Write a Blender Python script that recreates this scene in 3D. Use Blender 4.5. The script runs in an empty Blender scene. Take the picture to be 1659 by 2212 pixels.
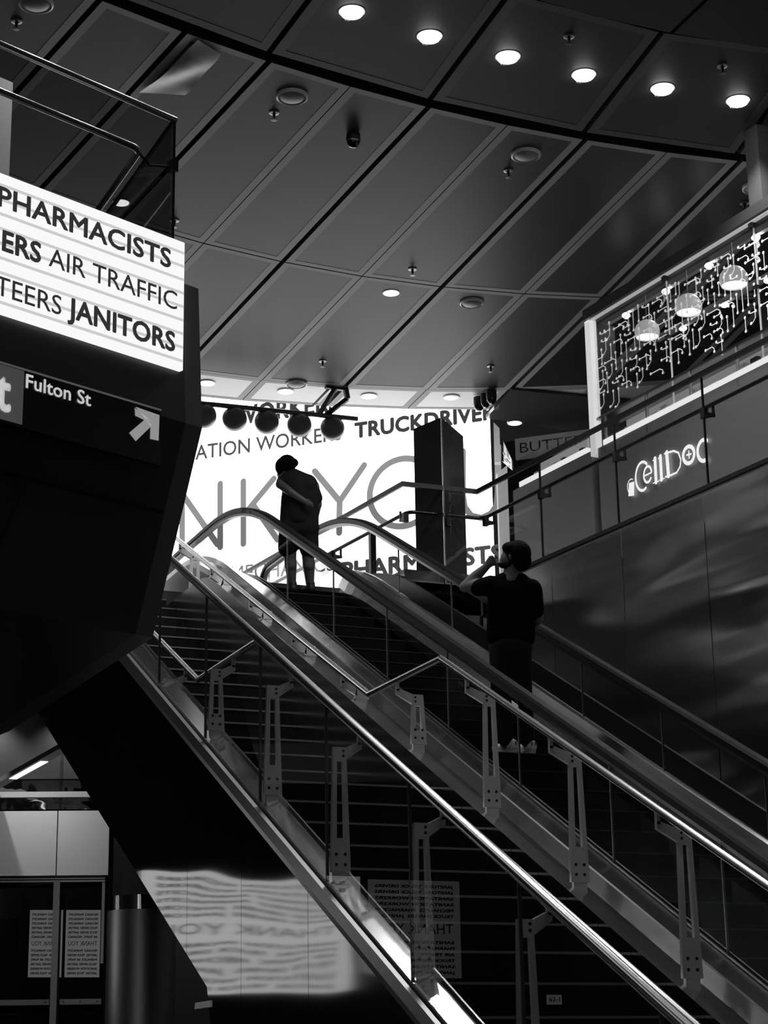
import bpy, bmesh, math, random
import numpy as np
from mathutils import Vector as V, Matrix

random.seed(7)
scene = bpy.context.scene
COL = scene.collection
# ------------------------------------------------------------------ camera, world, exposure
FPX = 4205.9
PIT, ROLL, YAW = [math.radians(a) for a in (16.46135, -0.96987, 22.4438)]
TE = math.tan(math.radians(27.1018))          # slope of the stair flank and the escalator
_h = V((math.sin(YAW), math.cos(YAW), 0)); _r = V((math.cos(YAW), -math.sin(YAW), 0)); _u = V((0, 0, 1))
CF = math.cos(PIT) * _h + math.sin(PIT) * _u
_U = math.cos(PIT) * _u - math.sin(PIT) * _h
CR = math.cos(ROLL) * _r + math.sin(ROLL) * _U
CU = math.cos(ROLL) * _U - math.sin(ROLL) * _r
cam = bpy.data.cameras.new('camera'); camo = bpy.data.objects.new('camera', cam); COL.objects.link(camo)
camo.matrix_world = Matrix(((CR.x, CU.x, -CF.x, 0), (CR.y, CU.y, -CF.y, 0), (CR.z, CU.z, -CF.z, 0), (0, 0, 0, 1)))
cam.sensor_fit = 'VERTICAL'; cam.sensor_height = 36; cam.lens = 36 * FPX / 2212
cam.clip_start = 0.05; cam.clip_end = 200
scene.camera = camo
scene.view_settings.view_transform = 'Standard'
try: scene.view_settings.look = 'None'
except Exception: pass
scene.view_settings.exposure = 0.0
scene.view_settings.gamma = 1.0
scene.view_settings.use_curve_mapping = False
wd = bpy.data.worlds.new('hall_dark'); scene.world = wd; wd.use_nodes = True
wd.node_tree.nodes['Background'].inputs[0].default_value = (1, 1, 1, 1)
wd.node_tree.nodes['Background'].inputs[1].default_value = 0.004

def ray(x, y): return (x - 829.5) / FPX * CR - (y - 1106) / FPX * CU + CF
def aX(x, y, X): q = ray(x, y); return q * (X / q.x)
def aY(x, y, Y): q = ray(x, y); return q * (Y / q.y)
def aZ(x, y, Z): q = ray(x, y); return q * (Z / q.z)
def aD(x, y, D): return ray(x, y) * D
def aP(x, y, p0, n): q = ray(x, y); return q * (n.dot(p0) / n.dot(q))
def az(deg): a = math.radians(deg); return V((math.sin(a), math.cos(a), 0))
def I(X, y, c): return V((X, y, y * TE + c))

# ------------------------------------------------------------------ materials
MATS = {}
def g3(v): return (v, v, v, 1)
def mat(name, col=.2, rough=.5, metal=0., spec=.5, bump=None, emit=None, coat=0, aniso=0):
    if name in MATS: return MATS[name]
    m = bpy.data.materials.new(name); m.use_nodes = True
    nt = m.node_tree; b = nt.nodes['Principled BSDF']
    b.inputs['Base Color'].default_value = g3(col); b.inputs['Roughness'].default_value = rough
    b.inputs['Metallic'].default_value = metal; b.inputs['Specular IOR Level'].default_value = spec
    b.inputs['Coat Weight'].default_value = coat; b.inputs['Anisotropic'].default_value = aniso
    if emit:
        b.inputs['Emission Color'].default_value = g3(1); b.inputs['Emission Strength'].default_value = emit
    if bump:
        # bump = (scale xyz, strength, distance, detail)
        tc = nt.nodes.new('ShaderNodeTexCoord'); mp = nt.nodes.new('ShaderNodeMapping')
        nz = nt.nodes.new('ShaderNodeTexNoise'); bp = nt.nodes.new('ShaderNodeBump')
        mp.inputs['Scale'].default_value = bump[0]; nz.inputs['Scale'].default_value = 1
        nz.inputs['Detail'].default_value = bump[3]
        bp.inputs['Strength'].default_value = bump[1]; bp.inputs['Distance'].default_value = bump[2]
        nt.links.new(tc.outputs['Object'], mp.inputs[0]); nt.links.new(mp.outputs[0], nz.inputs['Vector'])
        nt.links.new(nz.outputs[0], bp.inputs['Height']); nt.links.new(bp.outputs[0], b.inputs['Normal'])
    MATS[name] = m; return m
def emat(name, s, col=1.0):
    if name in MATS: return MATS[name]
    m = bpy.data.materials.new(name); m.use_nodes = True; nt = m.node_tree
    nt.nodes.remove(nt.nodes['Principled BSDF']); e = nt.nodes.new('ShaderNodeEmission')
    e.inputs[0].default_value = g3(col); e.inputs[1].default_value = s
    nt.links.new(e.outputs[0], nt.nodes['Material Output'].inputs[0]); MATS[name] = m; return m
def glassmat(name, tint=.9, refl=1.0, rough=0.0):
    m = bpy.data.materials.new(name); m.use_nodes = True; nt = m.node_tree
    nt.nodes.remove(nt.nodes['Principled BSDF'])
    t = nt.nodes.new('ShaderNodeBsdfTransparent'); gl = nt.nodes.new('ShaderNodeBsdfGlossy')
    fr = nt.nodes.new('ShaderNodeFresnel'); mx = nt.nodes.new('ShaderNodeMixShader'); mu = nt.nodes.new('ShaderNodeMath')
    fr.inputs[0].default_value = 1.45; t.inputs[0].default_value = g3(tint); gl.inputs[0].default_value = g3(.9 * refl)
    gl.inputs['Roughness'].default_value = rough
    mu.operation = 'MULTIPLY'; mu.inputs[1].default_value = refl
    ge = nt.nodes.new('ShaderNodeNewGeometry'); inv = nt.nodes.new('ShaderNodeMath'); inv.operation = 'SUBTRACT'; inv.inputs[0].default_value = 1
    m2 = nt.nodes.new('ShaderNodeMath'); m2.operation = 'MULTIPLY'      # only the outer faces of a pane reflect
    nt.links.new(ge.outputs['Backfacing'], inv.inputs[1]); nt.links.new(fr.outputs[0], m2.inputs[0]); nt.links.new(inv.outputs[0], m2.inputs[1])
    nt.links.new(m2.outputs[0], mu.inputs[0]); nt.links.new(mu.outputs[0], mx.inputs[0])
    nt.links.new(t.outputs[0], mx.inputs[1]); nt.links.new(gl.outputs[0], mx.inputs[2])
    nt.links.new(mx.outputs[0], nt.nodes['Material Output'].inputs[0]); MATS[name] = m; return m

BLACK = mat('black_paint', .012, .45)
DARK = mat('dark_panel', .03, .4)
CHAR = mat('charcoal_panel', .05, .35)
RUBBER = mat('handrail_rubber', .012, .5, spec=.09)
STEEL = mat('brushed_steel', .88, .17, 1.0, bump=((.5, .8, .8), .05, .05, 1.0))
POLISH = mat('polished_steel_tube', .7, .24, 1.0)
BRACKET = mat('cast_steel_bracket', .85, .45, .3)
FLANK = mat('mirror_black_steel', .6, .06, 1.0, bump=((.5, .55, 1.9), .8, .014, .5))
WAVY = mat('rippled_steel_wall', .75, .22, 1.0, bump=((.22, .22, 1.15), 1.0, .22, 1.5))
TRANSOM = mat('satin_steel_transom', .7, .4, .35)
STEPM = mat('step_dark_stone', .007, .6, spec=.2)
NOSE = mat('step_nosing_steel', .42, .4, .6)
GREY = mat('grey_cladding', .16, .45)
LGREY = mat('light_grey_frame', .32, .5)
WHITE = mat('white_frame', .8, .5)
CEILC = mat('perforated_ceiling_panel', .045, .42, spec=.07)
CEILB = mat('ceiling_panel_border', .26, .5, spec=.1)
CEILG = mat('glossy_dark_soffit', .03, .12)
CEILK = mat('ceiling_void', .008, .8)
CEILU = mat('upper_ring_panel', .028, .6, spec=.15)
CEILUB = mat('upper_ring_border', .06, .6, spec=.15)
GLASS = glassmat('balustrade_glass', .88, 1.0)
GLASSD = glassmat('tinted_glass', .62, 1.2)
EDGE = mat('glass_edge_grey', .12, .4)
GLASSE = glassmat('escalator_glass', .86, .3)
SCREEN = emat('screen_white', 4.0)
LEDW = emat('led_white', .95)
SCRN_D = emat('screen_letter_dark', .055)
SCRN_M = emat('screen_letter_grey', .10)
SCRN_L = emat('screen_letter_pale', .30)
LED_D = emat('led_letter_dark', .03)
LED_LINE = emat('led_scan_line', .60)
LAMP = emat('downlight_lens', 18)
LAMPM = emat('soft_downlight_lens', 7)
SPARK = emat('spot_bulb', 60)
CASEL = emat('case_light', 1.1)
SIGNL = emat('sign_letter_glow', 1.2)
GLOBEL = emat('globe_light', 1.6)
TUBEL = emat('linear_light', 1.1)

# ------------------------------------------------------------------ mesh helpers
def link(name, me, parent=None, loc=None):
    o = bpy.data.objects.new(name, me); COL.objects.link(o)
    if parent is not None:
        o.parent = parent
        if parent.parent is None: o.matrix_parent_inverse = Matrix.Translation(-V(parent.location))
    return o
def obj(name, bm, m, parent=None, smooth=False):
    me = bpy.data.meshes.new(name)
    if not isinstance(bm, bpy.types.Mesh):
        bmesh.ops.recalc_face_normals(bm, faces=bm.faces)
        bm.to_mesh(me); bm.free()
    else: me = bm
    for mm in (m if isinstance(m, (list, tuple)) else [m]): me.materials.append(mm)
    if smooth:
        for p in me.polygons: p.use_smooth = True
        try: me.set_sharp_from_angle(angle=math.radians(40))
        except Exception: pass
    return link(name, me, parent)
def tag(o, label, cat, group=None, kind=None):
    o['label'] = label; o['category'] = cat
    if group: o['group'] = group
    if kind: o['kind'] = kind
    return o
def thing(name, label, cat, loc=(0, 0, 0), group=None):
    o = bpy.data.objects.new(name, None); COL.objects.link(o); o.location = loc
    o.empty_display_size = .1
    return tag(o, label, cat, group)
def struct(o): o['kind'] = 'structure'; return o
def B(): return bmesh.new()
def hexa(bm, a, b, c, d, w, mi=0):
    """prism: quad a b c d swept by w"""
    return prism(bm, [a, b, c, d], w, mi)
def prism(bm, pts, w, mi=0):
    w = V(w); lo = [bm.verts.new(V(p)) for p in pts]; hi = [bm.verts.new(V(p) + w) for p in pts]
    n = len(pts); fs = [bm.faces.new(lo[::-1]), bm.faces.new(hi)]
    for i in range(n): fs.append(bm.faces.new((lo[i], lo[(i + 1) % n], hi[(i + 1) % n], hi[i])))
    for f in fs: f.material_index = mi
    return bm
def box(bm, o, u, v, w, mi=0):
    o, u, v, w = V(o), V(u), V(v), V(w)
    return prism(bm, [o, o + u, o + u + v, o + v], w, mi)
def cbox(bm, c, sx, sy, sz, mi=0):
    c = V(c); return box(bm, c - V((sx, sy, sz)) / 2, (sx, 0, 0), (0, sy, 0), (0, 0, sz), mi)
def frame_of(t):
    t = t.normalized(); a = V((0, 0, 1)) if abs(t.z) < .9 else V((1, 0, 0))
    s = t.cross(a).normalized(); return s, s.cross(t).normalized()
def sweep(bm, path, prof, mi=0, caps=True, up=None):
    """sweep closed 2D profile [(a,b)] along path; a along side, b along up"""
    path = [V(p) for p in path]; n = len(path); rings = []
    for i, p in enumerate(path):
        t0 = (path[i] - path[i - 1]).normalized() if i else (path[1] - path[0]).normalized()
        t1 = (path[i + 1] - path[i]).normalized() if i < n - 1 else t0
        t = (t0 + t1); t = t.normalized() if t.length > 1e-6 else t0
        k = 1 / max(.5, t.dot(t0))
        if up is None: s, u = frame_of(t)
        else:
            s = V(up); u = s.cross(t).normalized()
        rings.append([bm.verts.new(p + s * a + u * (b * k)) for a, b in prof])
    m = len(prof)
    for i in range(n - 1):
        for j in range(m):
            f = bm.faces.new((rings[i][j], rings[i][(j + 1) % m], rings[i + 1][(j + 1) % m], rings[i + 1][j])); f.material_index = mi
    if caps:
        for r in (rings[0][::-1], rings[-1]):
            f = bm.faces.new(r); f.material_index = mi
    return bm
def tube(bm, path, r, seg=12, mi=0):
    return sweep(bm, path, [(r * math.cos(2 * math.pi * k / seg), r * math.sin(2 * math.pi * k / seg)) for k in range(seg)], mi)
def lathe(bm, c, prof, axis=(0, 0, -1), seg=24, mi=0):
    """prof [(r, t)] along axis from c"""
    c, a = V(c), V(axis).normalized(); s, u = frame_of(a); rings = []
    for r, t in prof:
        if r < 1e-5: rings.append([bm.verts.new(c + a * t)])
        else: rings.append([bm.verts.new(c + a * t + (s * math.cos(2 * math.pi * k / seg) + u * math.sin(2 * math.pi * k / seg)) * r) for k in range(seg)])
    for A, Bq in zip(rings[:-1], rings[1:]):
        for k in range(seg):
            k2 = (k + 1) % seg
            if len(A) == 1 and len(Bq) == 1: continue
            if len(A) == 1: f = bm.faces.new((A[0], Bq[k], Bq[k2]))
            elif len(Bq) == 1: f = bm.faces.new((A[k], A[k2], Bq[0]))
            else: f = bm.faces.new((A[k], A[k2], Bq[k2], Bq[k]))
            f.material_index = mi
    return bm
def fillet(pts, r, n=6):
    """round the corners of a polyline"""
    pts = [V(p) for p in pts]; out = [pts[0]]
    for a, b, c in zip(pts[:-2], pts[1:-1], pts[2:]):
        u, w = (a - b), (c - b); k = min(r, u.length * .45, w.length * .45); u.normalize(); w.normalize()
        p, q = b + u * k, b + w * k
        for i in range(n + 1):
            t = i / n; out.append((1 - t) ** 2 * p + 2 * t * (1 - t) * b + t * t * q)
    return out + [pts[-1]]

# ------------------------------------------------------------------ lettering
def text_mesh(body, bold=0.0, space=1.0):
    cu = bpy.data.curves.new('lettering', 'FONT'); cu.body = body; cu.size = 1; cu.offset = min(bold, 0); cu.space_character = space + max(0, bold)
    cu.resolution_u = 3
    o = bpy.data.objects.new('lettering', cu); COL.objects.link(o)
    dg = bpy.context.evaluated_depsgraph_get(); dg.update()
    me = bpy.data.meshes.new_from_object(o.evaluated_get(dg))
    bpy.data.objects.remove(o); bpy.data.curves.remove(cu)
    if bold > 0:                     # heavier weight: the same glyphs laid eight times round a small circle
        bm = bmesh.new()
        for k in range(8):
            n0 = len(bm.verts); bm.from_mesh(me); bm.verts.ensure_lookup_table()
            for v in bm.verts[n0:]: v.co += V((math.cos(k * math.pi / 4) * bold, math.sin(k * math.pi / 4) * bold, 0))
        bm.to_mesh(me); bm.free()
    return me
def lettering(name, body, p0, p1, hgt, m, parent, up=(0, 0, 1), bold=0.0, space=1.0, depth=.004, front=None, anchor_w=None):
    """text whose lower left is p0, lower right p1, cap height hgt; front = direction it faces"""
    me = text_mesh(body, bold, space)
    co = np.array([v.co[:] for v in me.vertices]); lo, hi = co.min(0), co.max(0)
    caph = .73
    p0, p1, up = V(p0), V(p1), V(up); d = p1 - p0
    bm = B(); bm.from_mesh(me); bpy.data.meshes.remove(me)
    for v in bm.verts:
        x = (v.co.x - lo[0]) / (hi[0] - lo[0]); z = v.co.y / caph
        v.co = p0 + d * x + up * (hgt * z)
    f = V(front) if front is not None else d.normalized().cross(V(up))
    ext = bmesh.ops.extrude_face_region(bm, geom=list(bm.faces))
    for v in [e for e in ext['geom'] if isinstance(e, bmesh.types.BMVert)]: v.co += f * depth
    return obj(name, bm, m, parent)
def ribbon(bm, pts, w, d, up, front, depth=.004, closed=False, mi=0):
    """flat stroke of width w along 2D pts (a along d, b along up) given as world points"""
    pts = [V(p) for p in pts]; n = len(pts); L = []; Rr = []
    for i in range(n):
        if closed: t = (pts[(i + 1) % n] - pts[i - 1])
        else: t = pts[min(i + 1, n - 1)] - pts[max(i - 1, 0)]
        s = V(front).cross(t).normalized() * (w / 2)
        L.append(bm.verts.new(pts[i] + s + V(front) * depth)); Rr.append(bm.verts.new(pts[i] - s + V(front) * depth))
    for i in range(n if closed else n - 1):
        j = (i + 1) % n; f = bm.faces.new((L[i], L[j], Rr[j], Rr[i])); f.material_index = mi
    if not closed:
        for e in (0, n - 1):
            t = (pts[0] - pts[1]).normalized() if e == 0 else (pts[-1] - pts[-2]).normalized()
            s = V(front).cross(t).normalized()
            c = pts[e] + V(front) * depth; ring = [bm.verts.new(c + (s * math.cos(a) + t * math.sin(a)) * w / 2) for a in [math.pi * k / 6 for k in range(7)]]
            bm.faces.new(ring).material_index = mi
    return bm

# ================================================================== SETTING
ZC, ZU, ZF = 9.3, 5.17, -0.594              # ceiling, upper floor, lower floor (camera height is 0)
# ---- ceiling: panels between radial ribs and curved joints, hung under a dark slab
def quadfit(px):
    P = [aZ(x, y, ZC) for x, y in px]
    c = np.polyfit([p.x for p in P], [p.y for p in P], 2); return lambda x: float(np.polyval(c, x))
A_out = quadfit([(1150, 0), (1430, 70), (1659, 105)])
A_gap = quadfit([(235, 0), (580, 118), (752, 175), (830, 200), (930, 228), (1262, 295), (1595, 340)])
A_mid = quadfit([(437, 527), (610, 562), (782, 597), (955, 622), (1127, 634), (1300, 642)])
A_lo1 = quadfit([(435, 806), (758, 837), (921, 841), (1018, 844), (1105, 842)])
A_lo2 = quadfit([(436, 859), (688, 879), (846, 883), (1013, 887)])
ribpx = [((215, 0), (30, 205)), ((402, 67), (100, 395)), ((582, 132), (377, 350)), ((752, 192), (445, 520)), ((925, 232), (437, 750)),
         ((1085, 282), (782, 597)), ((1262, 305), (745, 835)), ((1430, 340), (925, 840)), ((1595, 352), (1105, 840))]
RIBS = [(aZ(*a, ZC), aZ(*b, ZC)) for a, b in ribpx]
def extrap(r0, r1): return (r1[0] * 2 - r0[0], r1[1] * 2 - r0[1])
RIBS = [extrap(RIBS[1], RIBS[0])] + RIBS; RIBS = [extrap(RIBS[1], RIBS[0])] + RIBS
for _ in range(3): RIBS.append(extrap(RIBS[-2], RIBS[-1]))
THICK = [1, 1, 1, 1, 1, 0, 1, 0, 1, 0, 1, 0, 1, 0]   # wide black joint or hairline joint
def rib_at(rib, arc):
    p, q = rib; t = 0.
    for _ in range(40): t = (arc(p.x + (q.x - p.x) * t) - p.y) / (q.y - p.y)
    return p + (q - p) * t
_edge = [V((x, A_lo2(x) + .0, ZC + .13)) for x in np.linspace(14.5, 5.2, 16)]
ceil = struct(obj('ceiling', prism(B(), [V((-3, 4, ZC + .13)), V((18, 4, ZC + .13)), V((18, _edge[0].y, ZC + .13))] + _edge + [V((-3, _edge[-1].y, ZC + .13))], (0, 0, .25)), CEILK))
def panel(c4, gaps, bw, mc, mb, z=ZC):
    """c4: corners near-left, near-right, far-right, far-left; gaps: inset left, right, near, far"""
    a, b, c, d = [V((p.x, p.y, z)) for p in c4]
    def inset(gl, gr, gn, gf):
        def off(p, q, g, n):
            t = (q - p).normalized(); nn = V((-t.y, t.x, 0)); return p + nn * g, t
        L = [off(a, b, gn, 0), off(b, c, gr, 0), off(c, d, gf, 0), off(d, a, gl, 0)]; out = []
        for i in range(4):
            (p, t), (q, u) = L[i - 1], L[i]
            den = t.x * u.y - t.y * u.x; k = ((q.x - p.x) * u.y - (q.y - p.y) * u.x) / den
            out.append(p + t * k)
        return out
    gl, gr, gn, gf = gaps; o = inset(gl, gr, gn, gf); i = inset(gl + bw, gr + bw, gn + bw, gf + bw)
    bm = B(); ov = [bm.verts.new(p) for p in o]; iv = [bm.verts.new(p) for p in i]; hv = [bm.verts.new(p + V((0, 0, .003))) for p in i]
    tv = [bm.verts.new(p + V((0, 0, .11))) for p in o]
    for k in range(4):
        j = (k + 1) % 4
        bm.faces.new((ov[k], ov[j], iv[j], iv[k])).material_index = 1
        bm.faces.new((iv[k], iv[j], hv[j], hv[k])).material_index = 1
        bm.faces.new((ov[k], tv[k], tv[j], ov[j])).material_index = 2  # side faces near black: shade of the open joints put into their colour
    bm.faces.new(hv).material_index = 0; bm.faces.new(tv[::-1]).material_index = 1
    return obj('ceiling_panel', bm, [mc, mb, CEILK], ceil)
rows = [(A_gap, A_mid, .07, .012, CEILC, CEILB), (A_mid, A_lo1, .012, .012, CEILC, CEILB), (A_lo1, A_lo2, .02, 0, mat('pale_ceiling_strip', .55, .5), CEILB)]
for k in range(len(RIBS) - 1):
    gl = .03 if THICK[k] else .006; gr = .03 if THICK[k + 1] else .006
    for near, far, gn, gf, mc, mb in rows:
        c4 = [rib_at(RIBS[k], near), rib_at(RIBS[k + 1], near), rib_at(RIBS[k + 1], far), rib_at(RIBS[k], far)]
        if mc is CEILC and k >= 10: mm, mb2 = CEILG if near is A_mid else CEILC, CEILB
        else: mm, mb2 = mc, mb
        panel(c4, (gl, gr, gn, gf), .085, mm, mb2, ZC if mc is CEILC else ZC + .01)
# upper ring: one panel for two below
up_ribs = [((667, 0), (582, 112)), ((1090, 0), (925, 220)), ((1430, 70), (1262, 285)), ((1659, 240), (1592, 332))]
UR = [(aZ(*a, ZC), aZ(*b, ZC)) for a, b in up_ribs]
UR = [tuple(p + (q - p) * ((y - p.y) / (q.y - p.y)) for y in (13.7, 15.8)) for p, q in UR]; UR = [extrap(UR[1], UR[0])] + UR; UR = [extrap(UR[1], UR[0])] + UR; UR.append(extrap(UR[-2], UR[-1]))
def cross(rib, arc): return rib_at((rib[0], rib[1]), arc)
for k in range(len(UR) - 1):
    c4 = [cross(UR[k], A_out), cross(UR[k + 1], A_out), cross(UR[k + 1], A_gap), cross(UR[k], A_gap)]
    panel(c4, (.03, .03, .01, .08), .10, CEILU, CEILUB, ZC)
for xa, xb in ((-2, 8.62), (8.66, 16)):
    bm = B(); pts = [V((x, A_out(x) - .02, ZC)) for x in np.linspace(xb, xa, 14)]
    prism(bm, [V((xa, 5, ZC)), V((xb, 5, ZC))] + pts, (0, 0, .1)); obj('ceiling_panel', bm, mat('near_ceiling', .03, .7, spec=.15), ceil)

# ---- floors
struct(obj('floor', box(B(), (-8, -9, ZF - .2), (26, 0, 0), (0, 32, 0), (0, 0, .2)), mat('dark_floor_stone', .05, .3)))
WALLD = V((.1, -.995, 0)).normalized(); WP = aZ(1031, 1062, 6.25); WN = V((WALLD.y, -WALLD.x, 0)) * -1   # atrium edge on the shop side
WN = V((.995, .1, 0)).normalized()
PB = V((WP.x, 18.49, 0)); PA = V((7.86, 18.49, 0)); PC = V((7.5, 22.3, 0))
def wall_pt(y): return WP + WALLD * ((y - WP.y) / WALLD.y)
bm = B(); zz = lambda p: V((p.x, p.y, ZU - .32))
prism(bm, [V((3.2, 19.71, ZU - .32)), V((7.74, 19.71, ZU - .32)), zz(PA), zz(PB), V((wall_pt(4).x, 4, ZU - .32)), V((15, 4, ZU - .32)), V((15, 30, ZU - .32)), V((3.2, 30, ZU - .32))], (0, 0, .32))
struct(obj('floor_upper', bm, GREY))
# kerb round the stairwell
def strip_wall(bm, a, b, z0, z1, th, mi=0):
    a, b = V(a), V(b); t = (b - a).normalized(); n = V((-t.y, t.x, 0))
    return box(bm, V((a.x, a.y, z0)) , b - a, n * th, (0, 0, z1 - z0), mi)
bm = B(); strip_wall(bm, PB, PA, ZU - 1.2, ZU + .13, -.08); strip_wall(bm, PA, V((7.66, 20.6, 0)), ZU - 1.2, ZU + .13, -.08)
struct(obj('trim_1', bm, STEEL))
# ---- shop-side wall under the balcony: rippled steel cladding in panels
seam_y = [aP(x, y, WP, WN).y for x, y in ((1190, 1197), (1340, 1132), (1517, 1060))]
sp = (seam_y[0] - seam_y[2]) / 2
ys = [seam_y[0] + sp * .45] + seam_y + [seam_y[2] - sp, seam_y[2] - 2 * sp, seam_y[2] - 3 * sp]
ys[0] = 18.45
wr = struct(obj('wall_right', strip_wall(B(), wall_pt(18.45) + WN * .12, wall_pt(5) + WN * .12, ZF, ZU - .0, .1), BLACK))
for a, b in zip(ys[:-1], ys[1:]):
    p, q = wall_pt(a - .006), wall_pt(b + .006)
    bm = strip_wall(B(), p, q, 2.1, ZU - .05, .05); obj('wall_panel', bm, WAVY, wr)
bm = strip_wall(B(), wall_pt(18.45) - WN * .012, wall_pt(6) - WN * .012, ZU - .02, ZU + .02, .08)
struct(obj('trim_2', bm, BLACK))
# ---- back and side enclosure, plain dark walls out of view that keep the hall dark
struct(obj('wall_back', box(B(), (-8, -9, ZF), (26, 0, 0), (0, .2, 0), (0, 0, 12)), DARK))
struct(obj('wall_left', box(B(), (-8.2, -9, ZF), (.2, 0, 0), (0, 40, 0), (0, 0, 12)), DARK))
struct(obj('wall_far', box(B(), (-8, 33, ZF), (26, 0, 0), (0, .2, 0), (0, 0, 14)), DARK))

# ---- the folded dark bulkhead that carries the sign and the screen
LD = az(66); LN = V((LD.y, -LD.x, 0)); LP = aD(397, 660, 14.5)
def Lp(s, o, z): p = LP + LD * s + LN * o; return V((p.x, p.y, z))       # s along the face, o out of it
prof = [(-.08, 5.83), (-.02, 4.70), (-.55, 3.20), (-2.3, 2.74), (-3.6, 2.6), (-3.6, 5.83)]
bm = B(); prism(bm, [Lp(.05, o, z) for o, z in prof], LD * -5.2)
bulk = struct(obj('wall_bulkhead', bm, mat('bulkhead_black', .03, .42)))
bm = B()
inner = [(-.06, 5.83), (-.01, 4.71), (-.58, 3.24), (-2.3, 2.80), (-3.6, 2.66), (-3.6, 5.83)]
prism(bm, [Lp(.05, o, z) for o, z in [(a - .0, b) for a, b in prof]], LD * .16)
obj('return_edge', bm, mat('bulkhead_edge', .10, .4), bulk)
for s0 in (-1.22,):
    bm = B(); a, b = V(Lp(s0, .012, 3.98)), V(Lp(s0 - .1, -.53 + .012, 3.22))
    sweep(bm, [Lp(s0 + .02, -.22 + .0, 4.02), Lp(s0 - .16, -.52, 3.22)], [(-.006, -.006), (.006, -.006), (.006, .006), (-.006, .006)]); obj('panel_joint', bm, CEILK, bulk)
bm = B(); prism(bm, [Lp(-5, -.24, 4.045), Lp(-5, -.22, 4.055), Lp(.0, -.22, 4.055), Lp(.0, -.24, 4.045)], LN * .03); obj('panel_joint', bm, CEILK, bulk)

# ================================================================== STAIR
TR, RI = .37, .185
Y0, Z0 = 12.371, 1.996
stair = thing('staircase', 'dark stone staircase with pale nosing lines between the glass balustrade and the escalator', 'stairs', (4.9, Y0, Z0))
def step(y, z, depth, name='step', x0=4.192, x1=5.486):
    bm = B(); box(bm, (x0, y + .006, z - RI - .12), (x1 - x0, 0, 0), (0, depth + .03, 0), (0, 0, RI + .117), 0)
    box(bm, (x0, y, z - .014), (x1 - x0, 0, 0), (0, .05, 0), (0, 0, .014), 1)
    return obj(name, bm, [STEPM, NOSE], stair)
for k in range(1, 14): step(Y0 - TR * k, Z0 - RI * k, TR)
LAND = 1.05
step(Y0, Z0, TR + LAND, 'landing')
RU = (ZU - Z0) / 17
for j in range(1, 18): step(Y0 + LAND + TR * j, Z0 + RU * j, TR if j < 17 else .12)
def isweep(bm, X0, c0, prof, y0, ytop=None, yend=None, r=.6, mi=0):
    """sweep (dx, dc) profile up the incline, optionally levelling out at ytop"""
    p = [I(X0, y0, c0)]
    if yend is None: p.append(I(X0, ytop, c0))
    else:
        q = I(X0, ytop, c0); p += [q, V((X0, yend, q.z))]; p = fillet(p, r, 8)
    ce = math.cos(math.atan(TE))
    return sweep(bm, p, [(a, b * ce) for a, b in prof], mi, up=(1, 0, 0))
# left side: mirror-black flank with panels, shoe and inner strip
XF = 4.02
seamsF = [aX(x, y, XF).y for x, y in ((310, 1590), (407, 1700), (522, 1800), (665, 1900), (843, 2130))]
dF = (seamsF[0] - seamsF[4]) / 4
seamsF = [seamsF[0] + dF * i for i in (4, 3, 2, 1)] + seamsF + [seamsF[4] - dF * i for i in (1, 2, 3)]
seamsF[0] = 19.9
cU = -5.99
cut = aX(406, 2096, XF)
for a, b in zip(seamsF[:-1], seamsF[1:]):
    a2, b2 = a - .003, b + .003
    def low(y): return max(y * TE + cU, ZF) if y > 13.0 else max(ZF, min(y * TE + cU, .66 - (13.0 - y) * 3))
    pts = [V((XF, a2, a2 * TE - 4.50)), V((XF, b2, b2 * TE - 4.50))]
    n = 5; pts += [V((XF, b2 + (a2 - b2) * i / n, low(b2 + (a2 - b2) * i / n))) for i in range(n + 1)]
    bm = B(); prism(bm, pts, (.03, 0, 0)); obj('side_panel', bm, FLANK, stair)
bm = B(); prism(bm, [I(XF + .03, 8, cU - .01), I(XF + .03, 19.9, cU - .01), I(5.9, 19.9, cU - .01), I(5.9, 8, cU - .01)], (0, 0, .06)); obj('underside', bm, BLACK, stair)
bm = B(); isweep(bm, XF, -4.47, [(0, -.05), (-.012, 0), (-.012, .085), (.02, .085), (.02, -.05)], 6.9, 19.8); obj('base_shoe', bm, mat('shoe_satin', .8, .38, .8), stair)
bm = B(); isweep(bm, 4.062, -4.37, [(0, -.1), (0, 0), (.118, .04), (.118, .075), (.13, .075), (.13, -.1)], 6.9, 19.8); obj('curb_strip', bm, STEEL, stair)
# right side: steel kerb between stair and escalator
bm = B(); isweep(bm, 5.488, -4.265, [(0, -.8), (0, 0), (.242, -.06), (.242, -.8)], 6.9, 17.92, 21.5, .3); obj('curb', bm, STEEL, stair)
bm = B(); isweep(bm, 5.732, -4.194, [(0, -.5), (0, 0), (.02, 0), (.02, -.5)], 6.9, 18.1, 21.6, .3); obj('curb_upstand', bm, mat('dull_steel', .22, .3, 1.0), stair)

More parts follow.
